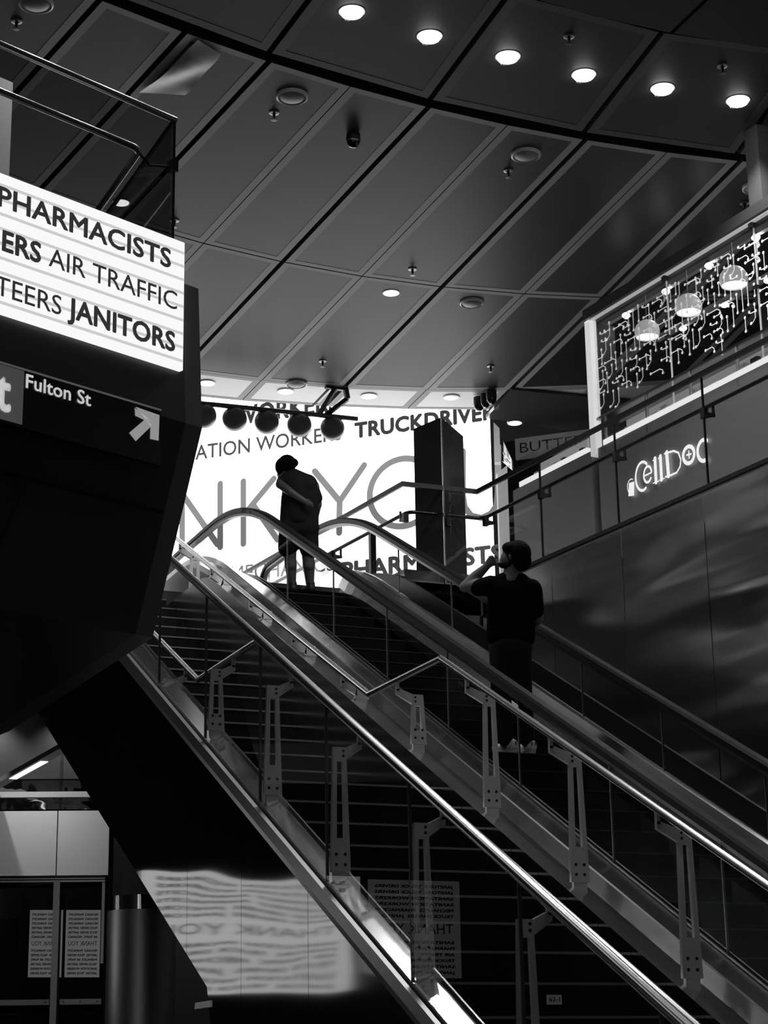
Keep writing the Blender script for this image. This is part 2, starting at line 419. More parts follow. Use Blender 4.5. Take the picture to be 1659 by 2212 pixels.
# ---- near glass balustrade
XG = 4.05
bal = thing('glass_balustrade', 'long frameless glass balustrade with round steel cap rail on the open side of the stair', 'balustrade', (XG, 12, 2.2))
sg = [aX(x, y, XG).y for x, y in ((443.5, 1400), (560, 1560), (703, 1680), (885, 1900), (1121, 2000))]
sp = (sg[0] - sg[4]) / 4
sg = [19.7] + [sg[0] + sp * i for i in (3, 2, 1)] + sg + [sg[4] - sp]
sg = [s for i, s in enumerate(sg) if i == 0 or s < 19.6]
for a, b in zip(sg[:-1], sg[1:]):
    bm = B(); prism(bm, [I(XG, a - .006, -4.40), I(XG, b + .006, -4.40), I(XG, b + .006, -3.30), I(XG, a - .006, -3.30)], (.016, 0, 0)); pn = obj('glass_pane', bm, GLASS, bal)
    if b < 19: obj('pane_edge', box(B(), I(XG - .001, b - .004, -4.36), (.018, 0, 0), (0, .010, 0), (0, 0, 1.04)), EDGE, pn)
bm = B(); tube(bm, fillet([I(XG + .008, 5.7, -3.287), I(XG + .008, 19.5, -3.287), V((XG + .008, 20.6, 19.5 * TE - 3.287))], .3), .029, 14); obj('cap_rail', bm, POLISH, bal, True)

# ---- handrails with slotted brackets
BOLT = mat('bolt_hole', .01, .6)
def bracket(parent, foot, top, railp, sx):
    """slotted upright plate in the XZ plane; foot (x,y,z), top z, arm towards the rail"""
    foot, railp = V(foot), V(railp); H = top - foot.z; y = foot.y; th = .026
    fb = min(.07, H * .3); wb, wt = .125, .082
    def wid(z): return wb + (wt - wb) * ((z - foot.z - fb) / max(.01, H - fb))
    def quad(z0, z1, f0, f1, bm):
        a, b = wid(z0) / 2, wid(z1) / 2
        prism(bm, [V((foot.x + a * f0, y, z0)), V((foot.x + a * f1, y, z0)), V((foot.x + b * f1, y, z1)), V((foot.x + b * f0, y, z1))], (0, th, 0))
    bm = B(); box(bm, (foot.x - .045, y + .004, foot.z - .06), (.09, 0, 0), (0, th, 0), (0, 0, fb + .06))
    z0 = foot.z + fb
    if H > .35:
        s0 = z0 + (H - fb) * .27; s1 = top - .085
        quad(z0, s0, -1, 1, bm); quad(s1, top, -1, 1, bm); quad(s0, s1, -1, -.42, bm); quad(s0, s1, .42, 1, bm)
    else: quad(z0, top, -1, 1, bm)
    # arm
    ax = foot.x + sx * wt * .5; ex = railp.x; t2 = th
    prism(bm, [V((ax, y, top - .075)), V((ax, y, top)), V((ex - sx * .015, y, top + .035)), V((ex + sx * .012, y, top + .035)), V((ex + sx * .012, y, top - .005))], (0, t2, 0))
    box(bm, (ex - .011, y, top + .02), (.022, 0, 0), (0, th, 0), (0, 0, max(.02, railp.z - top - .03)))
    br = obj('bracket', bm, BRACKET, parent)
    if H > .35:
        for dz, n in ((.045, 1), (.105, 1)):
            for s in (-1, 1):
                b2 = B(); lathe(b2, (foot.x + s * .028, y + .002, z0 + dz), [(.0095, -.001), (.0095, .004), (0, .004)], (0, -1, 0), 10); obj('bolt', b2, BOLT, br)
        for dz in (.022, .052):
            b2 = B(); lathe(b2, (foot.x + sx * .022, y + .002, top - dz), [(.0085, -.001), (.0085, .004), (0, .004)], (0, -1, 0), 10); obj('bolt', b2, BOLT, br)
    return br
def railz(path, y):
    for a, b in zip(path[:-1], path[1:]):
        if min(a.y, b.y) <= y <= max(a.y, b.y): return a.z + (b.z - a.z) * (y - a.y) / (b.y - a.y)
    return path[0].z
XL = 4.27; v1, v2 = aX(428, 1458, XL), aX(555, 1397, XL); zl = (v1.z + v2.z) / 2
PL = [V((XL, 5.7, zl - (v2.y - 5.7) * .5)), V((XL, v2.y, zl)), V((XL, v1.y, zl)), V((XL, 19.5, zl + (19.5 - v1.y) * .5)), V((XL, 20.4, zl + (19.5 - v1.y) * .5))]
hl = thing('stair_handrail', 'polished steel stair handrail stepping level at the landing, behind the near glass balustrade', 'handrail', (XL, 12, 3))
bm = B(); tube(bm, PL, .023, 14); obj('rail', bm, POLISH, hl, True)
for x, y in ((366, 1482), (467, 1600), (590, 1742), (737, 1925), (918, 2135), (1150, 2400)):
    f = aX(x, y, 4.14); f = V((4.14, f.y, f.y * TE - 4.372)); rz = railz(PL, f.y)
    bracket(hl, f, rz - .10, V((XL, f.y, rz)), 1)
XR = 5.45; v1, v2 = aX(797, 1489.5, XR), aX(952, 1433.5, XR); zr = (v1.z + v2.z) / 2
PR = [V((XR, 5.7, zr - (v2.y - 5.7) * .5)), V((XR, v2.y, zr)), V((XR, v1.y, zr)), V((XR, 19.6, zr + (19.6 - v1.y) * .498)), V((XR, 20.6, zr + (19.6 - v1.y) * .498))]
hr = thing('stair_handrail', 'polished steel stair handrail on the steel kerb beside the escalator', 'handrail', (XR, 12, 3))
bm = B(); tube(bm, PR, .023, 14); obj('rail', bm, POLISH, hr, True)
for x, y in ((421, 1246), (491, 1277), (578, 1345), (672, 1425), (782, 1521), (906, 1635), (1066, 1772), (1256, 1937), (1500, 2147)):
    f = aX(x, y, 5.61); f = V((5.61, f.y, f.y * TE - 4.31)); 
    if f.y > 17.9: f.z = 17.9 * TE - 4.31
    rz = railz(PR, f.y); bracket(hr, f, rz - .10, V((XR, f.y, rz)), -1)

# ================================================================== ESCALATOR
XA, XB = 6.25, 7.45
esc = thing('escalator', 'escalator with glass sides and black rubber handrails beside the rippled steel wall', 'escalator', (6.87, 13, 2.1))
CN = -4.60
for k in range(20, 49):
    y = k * .4; bm = B(); z = y * TE + CN
    if z > ZU: break
    box(bm, (6.36, y + .004, z - .22), (.96, 0, 0), (0, .42, 0), (0, 0, .216), 0); box(bm, (6.36, y, z - .008), (.96, 0, 0), (0, .012, 0), (0, 0, .008), 1)
    obj('step', bm, [mat('escalator_step_black', .003, .7, spec=.08), mat('step_edge', .02, .6)], esc)
ytop_d = (ZU + .22 + 4.4) / TE
def esweep(name, X0, c0, prof, m, zt, r=1.0, yend=21.6, smooth=False):
    bm = B(); isweep(bm, X0, c0, prof, 6.9, (zt - c0) / TE, yend, r); return obj(name, bm, m, esc, smooth)
esweep('outer_deck', 5.754, -4.196, [(0, -.06), (0, 0), (.462, -.21), (.462, -.28)], STEEL, ZU + .32)
esweep('glass_channel', 6.222, -4.43, [(0, -.03), (0, .035), (.014, .035), (.014, .012), (.044, .012), (.044, .035), (.058, .035), (.058, -.03)], mat('channel_dark_steel', .12, .35, .8), ZU + .2)
esweep('skirt', 6.29, -4.50, [(0, -.25), (0, .05), (.05, .0), (.06, -.25)], mat('skirt_dark', .01, .5, spec=.2), ZU + .15)
esweep('inner_deck', 7.325, -4.51, [(0, -.1), (0, 0), (.09, .272), (.115, .285), (.135, .285), (.135, -.1)], STEEL, ZU + .1)
esweep('far_deck', 7.47, -4.235, [(0, -.3), (0, -.12), (.32, -.35), (.32, -.5)], BLACK, ZU + .35)
esweep('truss_cover', 7.79, -4.6, [(0, -1.0), (0, .38), (.03, .38), (.03, -1.0)], BLACK, ZU + .0)
eg = [aX(x, y, XA).y for x, y in ((838, 1480), (970, 1560), (1125, 1700), (1324, 1800), (1569, 2000))]
sp = (eg[0] - eg[4]) / 4
eg = [eg[0] + sp * i for i in (5, 4, 3, 2, 1)] + eg + [eg[4] - sp]
eg = [22.0] + [e for e in eg if e < 18.6]
def esc_glass(X, cb, ct, seams):
    zb, zt = ZU + .2, ZU + .92
    for a, b in zip(seams[:-1], seams[1:]):
        def lo(y): return min(y * TE + cb, zb)
        def hi(y): return min(y * TE + ct, zt)
        n = 10 if a > 18.5 else 1
        ysl = [b + .005 + (a - b - .01) * i / n for i in range(n + 1)]
        bm = B(); prism(bm, [V((X, y, lo(y))) for y in ysl] + [V((X, y, hi(y))) for y in ysl[::-1]], (.012, 0, 0)); pn = obj('glass_pane', bm, GLASSE, esc)
        if b < 18.6: obj('pane_edge', box(B(), V((X - .001, b - .004, lo(b) + .03)), (.014, 0, 0), (0, .009, 0), (0, 0, hi(b) - lo(b) - .05)), EDGE, pn)
esc_glass(XA - .006, -4.43, -3.75, eg); esc_glass(XB - .006, -4.26, -3.75, eg)
belt = [(-.046, -.018), (-.046, .022), (-.03, .04), (.03, .04), (.046, .022), (.046, -.018), (.03, -.026), (-.03, -.026)]
guide = [(-.030, -.050), (-.034, -.022), (.034, -.022), (.030, -.050)]
for X in (6.29, 7.47):
    zt = 6.13; ct = -3.72; yt = (zt - ct) / TE; R = .36
    p = fillet([I(X, 6.9, ct), V((X, yt, zt)), V((X, 21.75, zt))], 1.1, 14)
    loop = [V((X, 21.75 + R * math.sin(a), zt - R + R * math.cos(a))) for a in [math.pi * i / 14 for i in range(1, 15)]]
    bm = B(); sweep(bm, p + loop, belt, up=(1, 0, 0)); obj('handrail_belt', bm, RUBBER, esc, True)
    bm = B(); sweep(bm, p + loop, guide, up=(1, 0, 0)); obj('handrail_guide', bm, mat('guide_dark', .14, .3, 1.0), esc)
    bm = B(); pts = [q - V((0, 0, .04)) for q in p if q.y > 19.6] + [V((q.x, q.y - .03 * (q.y > 21.8), q.z)) for q in loop]
    pts = [V((X - .006, q.y, q.z)) for q in pts] + [V((X - .006, 19.7, ZU + .05))]
    prism(bm, pts, (.012, 0, 0)); obj('newel_glass', bm, GLASS, esc)
bm = B(); box(bm, (6.2, 19.05, ZU - .04), (1.35, 0, 0), (0, 3.2, 0), (0, 0, .05)); obj('landing_plate', bm, STEEL, esc)
# sticker on the inner deck
a = [aX(x, y, 6.238) for x, y in ((1106, 1513), (1120, 1524), (1121, 1544), (1110, 1538))]
bm = B(); prism(bm, a, (-.004, 0, 0)); tag(obj('safety_sticker', bm, mat('sticker_white', .85, .5)), 'small white sticker on the escalator side glass in front of the man in black', 'sticker')

# ================================================================== BACK VIDEO WALL
SD = az(-47) * -1; SN = V((SD.y, -SD.x, 0)); SPT = V((11.6, 24.6, 8))
if SN.y > 0: SN = -SN
def sp_(x, y): return aP(x, y, SPT, SN)
vw = thing('video_wall', 'huge glowing white video wall with THANK YOU and workers lettering at the top of the escalator', 'screen', (9, 27, ZU))
bm = B(); l = SPT - SD * 13; prism(bm, [V((l.x, l.y, 5.3)), V((SPT.x, SPT.y, 5.3)) + SD * .22, V((SPT.x, SPT.y, 12)) + SD * .22, V((l.x, l.y, 12))], -SN * .15); obj('screen', bm, SCREEN, vw)
def stext(body, pxa, pxb, cap, m, bold=0, space=1.0):
    a, b = sp_(*pxa), sp_(*pxb); a.z = b.z = (a.z + b.z) / 2; h = cap
    return lettering('lettering', body, a + SN * .004, b + SN * .004, h, m, vw, bold=bold, front=SN, space=space)
CAP = .225
stext('WORKERS', (506, 918), (732, 886), .30, SCRN_D, .035)
stext('TATION WORKERS', (400, 996), (738, 950), .24, SCRN_M, .014)
stext('TRUCKDRIVERS', (766, 946), (1092, 901), .24, SCRN_D, .045)
stext('MECHANICS', (500, 1259), (722, 1231), .26, SCRN_L, -.004)
stext('PHARMACISTS', (738, 1256), (1086, 1207), .26, SCRN_M, .04)
SW = .098
def sstroke(bm, pts): ribbon(bm, [sp_(*p) for p in pts], SW, SD, V((0, 0, 1)), SN, .006)
for nm, strokes in (('N', [[(394, 1062), (394, 1196)], [(396, 1070), (470, 1176)], [(476, 1045), (476, 1182)]]),
                    ('K', [[(526, 1040), (526, 1175)], [(533, 1105), (592, 1034)], [(548, 1092), (600, 1166)]]),
                    ('Y', [[(680, 1018), (734, 1083)], [(787, 1005), (734, 1083)], [(734, 1083), (733, 1151)]]),
                    ('U', [[(1000, 975), (1000, 1072), (1004, 1096), (1018, 1114), (1040, 1119), (1060, 1110), (1073, 1092), (1076, 1066), (1076, 965)]])):
    bm = B()
    for st in strokes: sstroke(bm, st)
    obj('lettering', bm, SCRN_L, vw)
bm = B(); ribbon(bm, [sp_(871 + 72 * math.cos(a), 1064 - 73 * math.sin(a) - 8 * math.cos(a)) for a in [2 * math.pi * i / 48 for i in range(48)]], SW, SD, V((0, 0, 1)), SN, .006, closed=True); obj('lettering', bm, SCRN_L, vw)

# free-standing dark kiosk column in front of the video wall
bm = B()
kx = [aD(896, 1060, 21.6), aD(957, 1060, 21.2), aD(1004, 1060, 21.9)]
zt = [aD(895, 893, 21.6).z, aD(960, 905, 21.2).z, aD(1004, 926, 21.9).z]; zk = (zt[0] + zt[1]) / 2
a, b, c = [V((p.x, p.y, ZU)) for p in kx]; d = a + (c - b)
prism(bm, [a, b, c, d], (0, 0, zk - ZU))
col = tag(obj('kiosk_column', bm, mat('kiosk_dark', .05, .3)), 'tall dark free-standing column in front of the glowing video wall', 'column')
bm = B(); box(bm, b + V((-.008, -.012, 0)), (.016, 0, 0), (0, .012, 0), (0, 0, zk - ZU)); obj('edge_trim', bm, STEEL, col)

# ================================================================== LED SCREEN AND STATION SIGN ON THE BULKHEAD
zt, zb = 6.115, 5.092
led = thing('led_screen', 'white led screen listing workers, hung on the bulkhead above the station sign', 'screen', tuple(Lp(-1, 0, zb)))
bm = B(); prism(bm, [Lp(-5, .0, zb), Lp(0, .0, zb), Lp(0, .0, zt), Lp(-5, .0, zt)], LN * -.07); 
bm.faces.ensure_lookup_table(); obj('screen', bm, LEDW, led)
bm = B(); prism(bm, [Lp(-5, -.075, zb - .01), Lp(.012, -.075, zb - .01), Lp(.012, -.075, zt + .01), Lp(-5, -.075, zt + .01)], LN * -.08); obj('housing', bm, BLACK, led)
bm = B()
for i in range(9):
    z = zb + .06 + i * .108; prism(bm, [Lp(-5, .001, z), Lp(-.004, .001, z), Lp(-.004, .001, z + .022), Lp(-5, .001, z + .022)], LN * .0015)
obj('scan_lines', bm, LED_LINE, led)
def ltext(body, pxa, pxb, cap, bold, z=None, right=None):
    a, b = aP(*pxa, LP, LN), aP(*pxb, LP, LN); a.z = b.z = (a.z + b.z) / 2
    return lettering('lettering', body, a + LN * .004, b + LN * .004, cap, LED_D, led, bold=bold, front=LN)
ltext('PHARMACISTS', (-6, 443), (368, 580), .155, .020)
ltext('ERS', (3, 538), (87, 571), .155, .026)
ltext('AIR TRAFFIC', (104, 577), (381, 668), .15, -.002)
ltext('TEERS', (-12, 637), (131, 680), .15, -.002)
ltext('JANITORS', (145, 689), (377, 756), .155, .026)
# station sign
zs0, zs1 = 4.29, 4.70
sign = thing('station_sign', 'black hanging station sign reading Fulton St with a white arrow', 'sign', tuple(Lp(-1, .03, zs0)))
SO = .055
se = (aP(347, 940, LP + LN * SO, LN) - LP).dot(LD)
bm = B(); prism(bm, [Lp(-3.2, SO, zs0), Lp(se, SO, zs0), Lp(se, SO, zs1), Lp(-3.2, SO, zs1)], LN * -.05); obj('sign_panel', bm, mat('sign_black', .010, .35), sign)
bm = B(); prism(bm, [Lp(-3.2, SO, zs1), Lp(se, SO, zs1), Lp(se, SO, zs1 + .014), Lp(-3.2, SO, zs1 + .014)], LN * .004); obj('sign_stripe', bm, mat('sign_line', .35, .4, emit=.05), sign)
SIGNW = mat('sign_white', .75, .4, emit=.22); SIGNB = mat('sign_grey_square', .30, .4, emit=.035)
q = (aP(50, 850, LP + LN * SO, LN) - LP).dot(LD)
bm = B(); prism(bm, [Lp(q - .55, SO, zs0 + .02), Lp(q, SO, zs0 + .02), Lp(q, SO, zs1 - .005), Lp(q - .55, SO, zs1 - .005)], LN * .003); obj('route_square', bm, SIGNB, sign)
def gtext(body, pxa, pxb, cap, bold=0):
    P0 = LP + LN * (SO + .005); a, b = aP(*pxa, P0, LN), aP(*pxb, P0, LN); a.z = b.z = (a.z + b.z) / 2
    return lettering('lettering', body, a, b, cap, SIGNW, sign, bold=bold, front=LN)
gtext('Fulton St', (55, 838), (196, 877), .104, .016)
gtext('t', (-12, 882), (23, 888), .30, .03)
def gp(x, y): return aP(x, y, LP + LN * (SO + .004), LN)
bm = B()
for poly in ([(293, 879), (344, 897), (342, 952), (324, 948), (325, 921)], [(291, 881), (326, 910), (313, 908), (292, 898)], [(313, 906), (328, 919), (293, 953), (279, 935)]):
    prism(bm, [gp(*p) for p in poly], LN * .003)
obj('arrow', bm, SIGNW, sign)

# ---- mezzanine balustrade above the led screen
mz = thing('mezzanine_balustrade', 'glass balustrade with steel rails above the led screen at the mezzanine corner', 'balustrade', tuple(Lp(-.1, -.2, 5.9)))
MO = -.16; P0 = LP + LN * MO
cr = aP(377, 259, P0, LN); cs = (cr - LP).dot(LD); zc = cr.z
MR = az(-2)
def Mp(s, o, z): return Lp(cs + s, MO + o, z)
def Mr(s, o, k, z): p = Mp(s, o, z) + MR * k; return p
bm = B(); prism(bm, [Mp(-5, 0, 5.83), Mp(-.0, 0, 5.83), Mp(-.0, 0, zc), Mp(-5, 0, zc)], LN * -.014); obj('glass_pane', bm, GLASSD, mz)
bm = B(); prism(bm, [Mr(-.014, -.02, 0, 5.83), Mr(-.014, -.02, 4, 5.83), Mr(-.014, -.02, 4, zc), Mr(-.014, -.02, 0, zc)], LD * .014); obj('glass_pane', bm, GLASSD, mz)
bm = B(); tube(bm, [Mp(-5, 0, zc), Mp(.01, 0, zc)], .026, 14); obj('cap_rail', bm, POLISH, mz, True)
bm = B(); sweep(bm, [Mr(-.007, .0, 0, zc - .008), Mr(-.007, 0, 4, zc - .008)], [(-.012, -.02), (.012, -.02), (.012, .012), (-.012, .012)]); obj('side_rail', bm, mat('side_rail_dark', .06, .3, 1), mz)
bm = B(); sweep(bm, [Mp(0, 0, 5.83), Mp(0, 0, zc)], [(-.009, -.009), (.009, -.009), (.009, .009), (-.009, .009)]); obj('corner_bead', bm, mat('corner_bead', .02, .3), mz)
P1 = LP + LN * (MO - .14); hc = aP(304, 323, P1, LN); hs = (hc - LP).dot(LD) - cs
bm = B(); tube(bm, fillet([Mp(-5, -.14, hc.z), Mp(hs, -.14, hc.z), Mr(hs, -.14, 4, hc.z)], .10, 8), .026, 14); obj('handrail', bm, POLISH, mz, True)
cl = aP(369, 356, LP + LN * MO, LN)
bm = B(); box(bm, Mp(-.03, .02, cl.z - .045), LD * .06, LN * -.07, (0, 0, .09)); tube(bm, [Mp(-.01, -.03, cl.z), Mp(-.14, -.12, cl.z + .0), Mp(hs + .01, -.16, hc.z - .03)], .011, 8); obj('rail_clamp', bm, BLACK, mz)
# pale pillar of the mezzanine behind the rails
P2 = LP + LN * -1.6; a = aP(-60, 300, P2, LN); b = aP(23, 300, P2, LN); s0, s1 = (a - LP).dot(LD), (b - LP).dot(LD)
bm = B(); prism(bm, [Lp(s0, -1.6, 5.6), Lp(s1, -1.6, 5.6), Lp(s1, -1.6, 7.9), Lp(s0, -1.6, 7.9)], LN * -.5); tag(obj('mezzanine_pillar', bm, mat('pillar_pale', .75, .5)), 'pale squared pillar end behind the mezzanine rails', 'pillar')

# ================================================================== CEILING FIXTURES
def spotlamp(p, power, size=2.2, name='downlight_beam', parent=None, dirv=(0, 0, -1), rad=.06):
    l = bpy.data.lights.new(name, 'SPOT'); l.energy = power; l.spot_size = size; l.spot_blend = .6; l.shadow_soft_size = rad
    o = bpy.data.objects.new(name, l); COL.objects.link(o); o.location = p
    o.rotation_mode = 'QUATERNION'; o.rotation_quaternion = V(dirv).to_track_quat('-Z', 'Y')
    if parent is not None: o.parent = parent; o.matrix_parent_inverse = Matrix.Translation(-V(parent.location))
    return o
def downlight(x, y, r, label, group, lens, power=0, dome=.03, trim=None, z=ZC, size=2.2):
    p = aZ(x, y, z); d = thing('downlight', label, 'ceiling light', tuple(p), group)
    bm = B(); lathe(bm, p, [(r * .9, -.03), (r * .9, .004), (r * 1.02, .004), (r * 1.05, -.002), (r * 1.02, -.03)]); obj('trim_ring', bm, trim or mat('lamp_trim', .25, .4), d, True)
    bm = B(); lathe(bm, p, [(r * .9, -.002), (r * .8, dome * .55), (r * .45, dome * .9), (0, dome)]); obj('lens', bm, lens, d, True)
    if dome > .02:
        bm = B(); box(bm, p + V((-.022, r * .55, -.0)), (.044, 0, 0), (0, .05, 0), (0, 0, -.034)); obj('lens_clip', bm, mat('lens_clip', .3, .5), d)
    if power: spotlamp(p + V((0, 0, -dome - .03)), power, size, parent=d)
    return d
ORD = ['first', 'second', 'third', 'fourth', 'fifth', 'sixth', 'seventh', 'eighth', 'ninth']
near = [(1594, 217), (1431, 191), (1261, 161), (1097, 122), (928, 78), (760, 25), (592, -38), (425, -112), (262, -198)]  # last two continue the ring out of view, added to light the mezzanine
for i, (x, y) in enumerate(near):
    downlight(x, y, .118, 'bright recessed downlight in the dark curved ring, %s from the steel post' % ORD[i], 'bright downlights of the curved ring', LAMP, 105, .055)
far = [(975, 859), (797, 856), (617, 846), (447, 828)]
nm = ['beneath the security cameras, nearest the shop', 'second from the security cameras', 'above the spotlight bar', 'beside the bulkhead edge']
for i, (x, y) in enumerate(far):
    downlight(x, y, .115, 'soft white downlight in the far ceiling strip, ' + nm[i], 'soft downlights of the far ceiling strip', LAMPM if i else mat('dim_lens', .6, .3, emit=.45), 0, .012, mat('white_trim', .7, .4))
downlight(845, 633, .105, 'single white downlight in the middle of the large ceiling panels', 'panel downlights', LAMPM, 0, .012, mat('white_trim', .7, .4))
downlight(262, 438, .10, 'white downlight seen through the mezzanine glass', 'panel downlights', LAMPM, 0, .012, mat('white_trim', .7, .4))
def speaker(x, y, r, label):
    p = aZ(x, y, ZC); d = thing('ceiling_speaker', label, 'speaker', tuple(p), 'round ceiling speakers')
    bm = B(); lathe(bm, p, [(r * .84, .012), (r * .9, .03), (r, .022), (r * 1.02, -.01)], seg=32); obj('trim_ring', bm, mat('speaker_ring', .5, .35), d, True)
    bm = B(); lathe(bm, p, [(r * .86, .012), (r * .7, .03), (r * .4, .045), (0, .05)], seg=32); obj('grille', bm, mat('speaker_grille', .16, .5), d, True)
speaker(631, 207, .155, 'round ceiling speaker near the black ceiling joint, beside the dome camera')
speaker(1136, 333, .155, 'round ceiling speaker in the panel below the shop end of the black joint')
speaker(1019, 653, .150, 'round ceiling speaker beside the single white downlight')
speaker(78, 6, .155, 'round ceiling speaker at the picture corner over the mezzanine')
speaker(1634, 404, .155, 'round ceiling speaker half hidden by the steel post')
speaker(640, 828, .150, 'round ceiling speaker over the spotlight bar')
def sprinkler(x, y, label, drop=.07):
    p = aZ(x, y, ZC); d = thing('sprinkler', label, 'sprinkler', tuple(p), 'ceiling sprinklers')
    SK = mat('sprinkler_dark', .06, .35, .8)
    bm = B(); lathe(bm, p, [(.052, .0), (.052, .008), (.03, .014), (.02, .012)], seg=16); obj('escutcheon', bm, mat('sprinkler_plate', .2, .35, .7), d, True)
    bm = B(); lathe(bm, p, [(.014, .0), (.014, .05), (.009, .055), (.009, .075), (.033, .078), (.033, .084), (0, .086)], seg=12); obj('deflector', bm, SK, d)
for x, y, l in ((592, 243, 'between speaker and dome camera'), (891, 581, 'just above the single white downlight'), (697, 780, 'over the spotlight arm'), (1060, 791, 'above the security cameras'),
                (1098, 368, 'below the second ceiling speaker'), (377, 476, 'at the mezzanine glass corner'), (36, 45, 'in the corner beside the mezzanine rail'), (1608, 438, 'beside the steel post'),
                (1229, 78, 'in the dark ring between two bright downlights'), (1560, 142, 'in the dark ring nearest the steel post')):
    sprinkler(x, y, 'small dark ceiling sprinkler ' + l)
# dome camera on a short stem
p = aZ(763, 288, ZC); dc = thing('dome_camera', 'small dark dome camera hanging under a ceiling panel on its own', 'camera', tuple(p))
bm = B(); lathe(bm, p, [(.05, 0), (.07, .01), (.075, .07), (.062, .10)]); obj('housing', bm, BLACK, dc, True)
bm = B(); lathe(bm, p, [(.066, .085), (.062, .12), (.042, .15), (0, .163)]); obj('dome', bm, mat('smoked_dome', .06, .06, 1.0), dc, True)
bm = B(); lathe(bm, p, [(.069, .08), (.071, .088), (.069, .096)]); obj('chrome_ring', bm, POLISH, dc, True)
# torn lining hanging from one ceiling panel
tl = tag(obj('loose_ceiling_film', (lambda bm: bm)(B()), mat('grey_film', .09, .4)), 'loose wrinkled grey film hanging from a ceiling panel by the black joint', 'film')
bm = B(); G = {}
q = [aZ(428, 86, ZC - .02), aZ(478, 118, ZC - .02), aZ(400, 205, ZC - .03), aZ(300, 200, ZC - .02)]
for i in range(9):
    for j in range(9):
        u, v = i / 8, j / 8; p = (q[0] * (1 - u) + q[1] * u) * (1 - v) + (q[3] * (1 - u) + q[2] * u) * v
        G[i, j] = bm.verts.new(p + V((0, 0, -.05 * math.sin(3.1 * v) * math.sin(2 * u + v * 2.5) ** 2)))
for i in range(8):
    for j in range(8): bm.faces.new((G[i, j], G[i + 1, j], G[i + 1, j + 1], G[i, j + 1]))
bm.to_mesh(tl.data); bm.free()
for f in tl.data.polygons: f.use_smooth = True

# ---- spotlight bar
sb = thing('spotlight_bar', 'dark steel pipe on a folding ceiling arm carrying a row of spotlights', 'light bar', tuple(aZ(745, 838, ZC)))
zb_ = 8.93
pa, pb = aZ(400, 868, zb_), aZ(772, 905, zb_)
bm = B(); tube(bm, [pa, pb], .035, 12); obj('pipe', bm, mat('pipe_grey', .10, .35, .8), sb, True)
jn = aZ(694, 898, zb_); top = aZ(742, 838, ZC)
bm = B()
def bar(bm, a, b, w, h): return sweep(bm, [a, b], [(-w, -h), (w, -h), (w, h), (-w, h)])
t2 = top + V((-.22, .0, 0)); 
bar(bm, top + V((.03, 0, -.0)), top + V((.05, -.02, -.16)), .03, .03); bar(bm, top + V((.05, -.02, -.16)), jn + V((.05, 0, 0)), .022, .03)
bar(bm, t2 + V((.1, 0, -.02)), jn + V((-.03, 0, .02)), .02, .03); bar(bm, t2 + V((.02, 0, -.02)), aZ(676, 876, 9.12), .012, .012); bar(bm, top + V((.04, 0, -.02)), t2 + V((-.05, 0, -.02)), .03, .02)
obj('folding_arm', bm, BLACK, sb)
for i, (x, y) in enumerate(((717, 921), (647, 917), (576, 912), (507, 905), (440, 899))):
    k_ = (x - 400) / (772 - 400); pp = [pa + (pb - pa) * t for t in np.linspace(0, 1, 201)]
    c = min(pp, key=lambda q: abs(829.5 + FPX * q.dot(CR) / q.dot(CF) - x)) + V((0, 0, -.15)); ax = (CF * .95 - CU * .38).normalized()
    s = thing('spotlight', 'round dark spotlight hanging under the pipe, %s from its free end' % ORD[i], 'spotlight', tuple(c), 'spotlights under the pipe')
    bm = B(); lathe(bm, c, [(0, -.075), (.08, -.065), (.135, -.035), (.163, .0), (.17, .03), (.17, .09), (.162, .095), (.155, .075)], ax, 32); obj('lamp_can', bm, mat('spot_can', .14, .35), s, True)
    bm = B(); lathe(bm, c, [(.155, .07), (.08, .08), (0, .083)], ax, 28); obj('lens', bm, mat('spot_lens', .03, .15), s, True)
    bm = B(); tube(bm, [c - ax * .04, V((c.x, c.y, zb_ + .0))], .014, 8); obj('yoke', bm, BLACK, s)

# ---- three security cameras under the ceiling edge
for i, (x, y, r) in enumerate(((1061, 858, .075), (1048, 866, .07), (1034, 873, .075))):
    p = aZ(x, y - 14, ZC - .02); s = thing('security_camera', 'black cylindrical security camera under the ceiling edge, %s from the shop' % ORD[i], 'camera', tuple(p), 'security cameras under the ceiling edge')
    bm = B(); lathe(bm, p, [(.03, -.02), (r, .0), (r, .10), (r * .92, .12)]); obj('housing', bm, BLACK, s, True)
    bm = B(); lathe(bm, p, [(r * .95, .115), (r * .9, .15), (r * .5, .19), (0, .20)]); obj('dome', bm, mat('smoked_dome', .06, .06, 1.0), s, True)

# ================================================================== BALCONY RAIL ROUND THE STAIRWELL
RAILD = mat('dark_steel_rail', .16, .3, 1.0)
ra = thing('balcony_balustrade', 'glass balustrade with dark double rails around the upper floor opening', 'balustrade', (8.7, 18.4, ZU))
far = V((7.86 - .1028 * 5.2, 18.49 + 5.2, 0))
ZR, ZR2 = 6.25, 5.985
pth = [far, PA, PB, wall_pt(7)]
bm = B(); sweep(bm, [V((p.x, p.y, ZR)) for p in pth], [(-.018, -.02), (.018, -.02), (.018, .02), (-.018, .02)]); obj('top_rail', bm, RAILD, ra)
inn = [far + V((.12, 0, 0)), PA + V((.12, .12, 0)), PB + V((.12, .12, 0)), wall_pt(7) + WN * .12]
bm = B(); tube(bm, fillet([V((p.x, p.y, ZR2)) for p in inn], .12, 6), .021, 10); obj('handrail', bm, RAILD, ra, True)
sg2 = [aP(x, y, WP, WN).y for x, y in ((1166, 1050), (1328, 975), (1518, 880))]
d2 = (sg2[0] - sg2[2]) / 2; ysg = [18.48, sg2[0], sg2[1], sg2[2], sg2[2] - d2, sg2[2] - 2 * d2, 7.6]
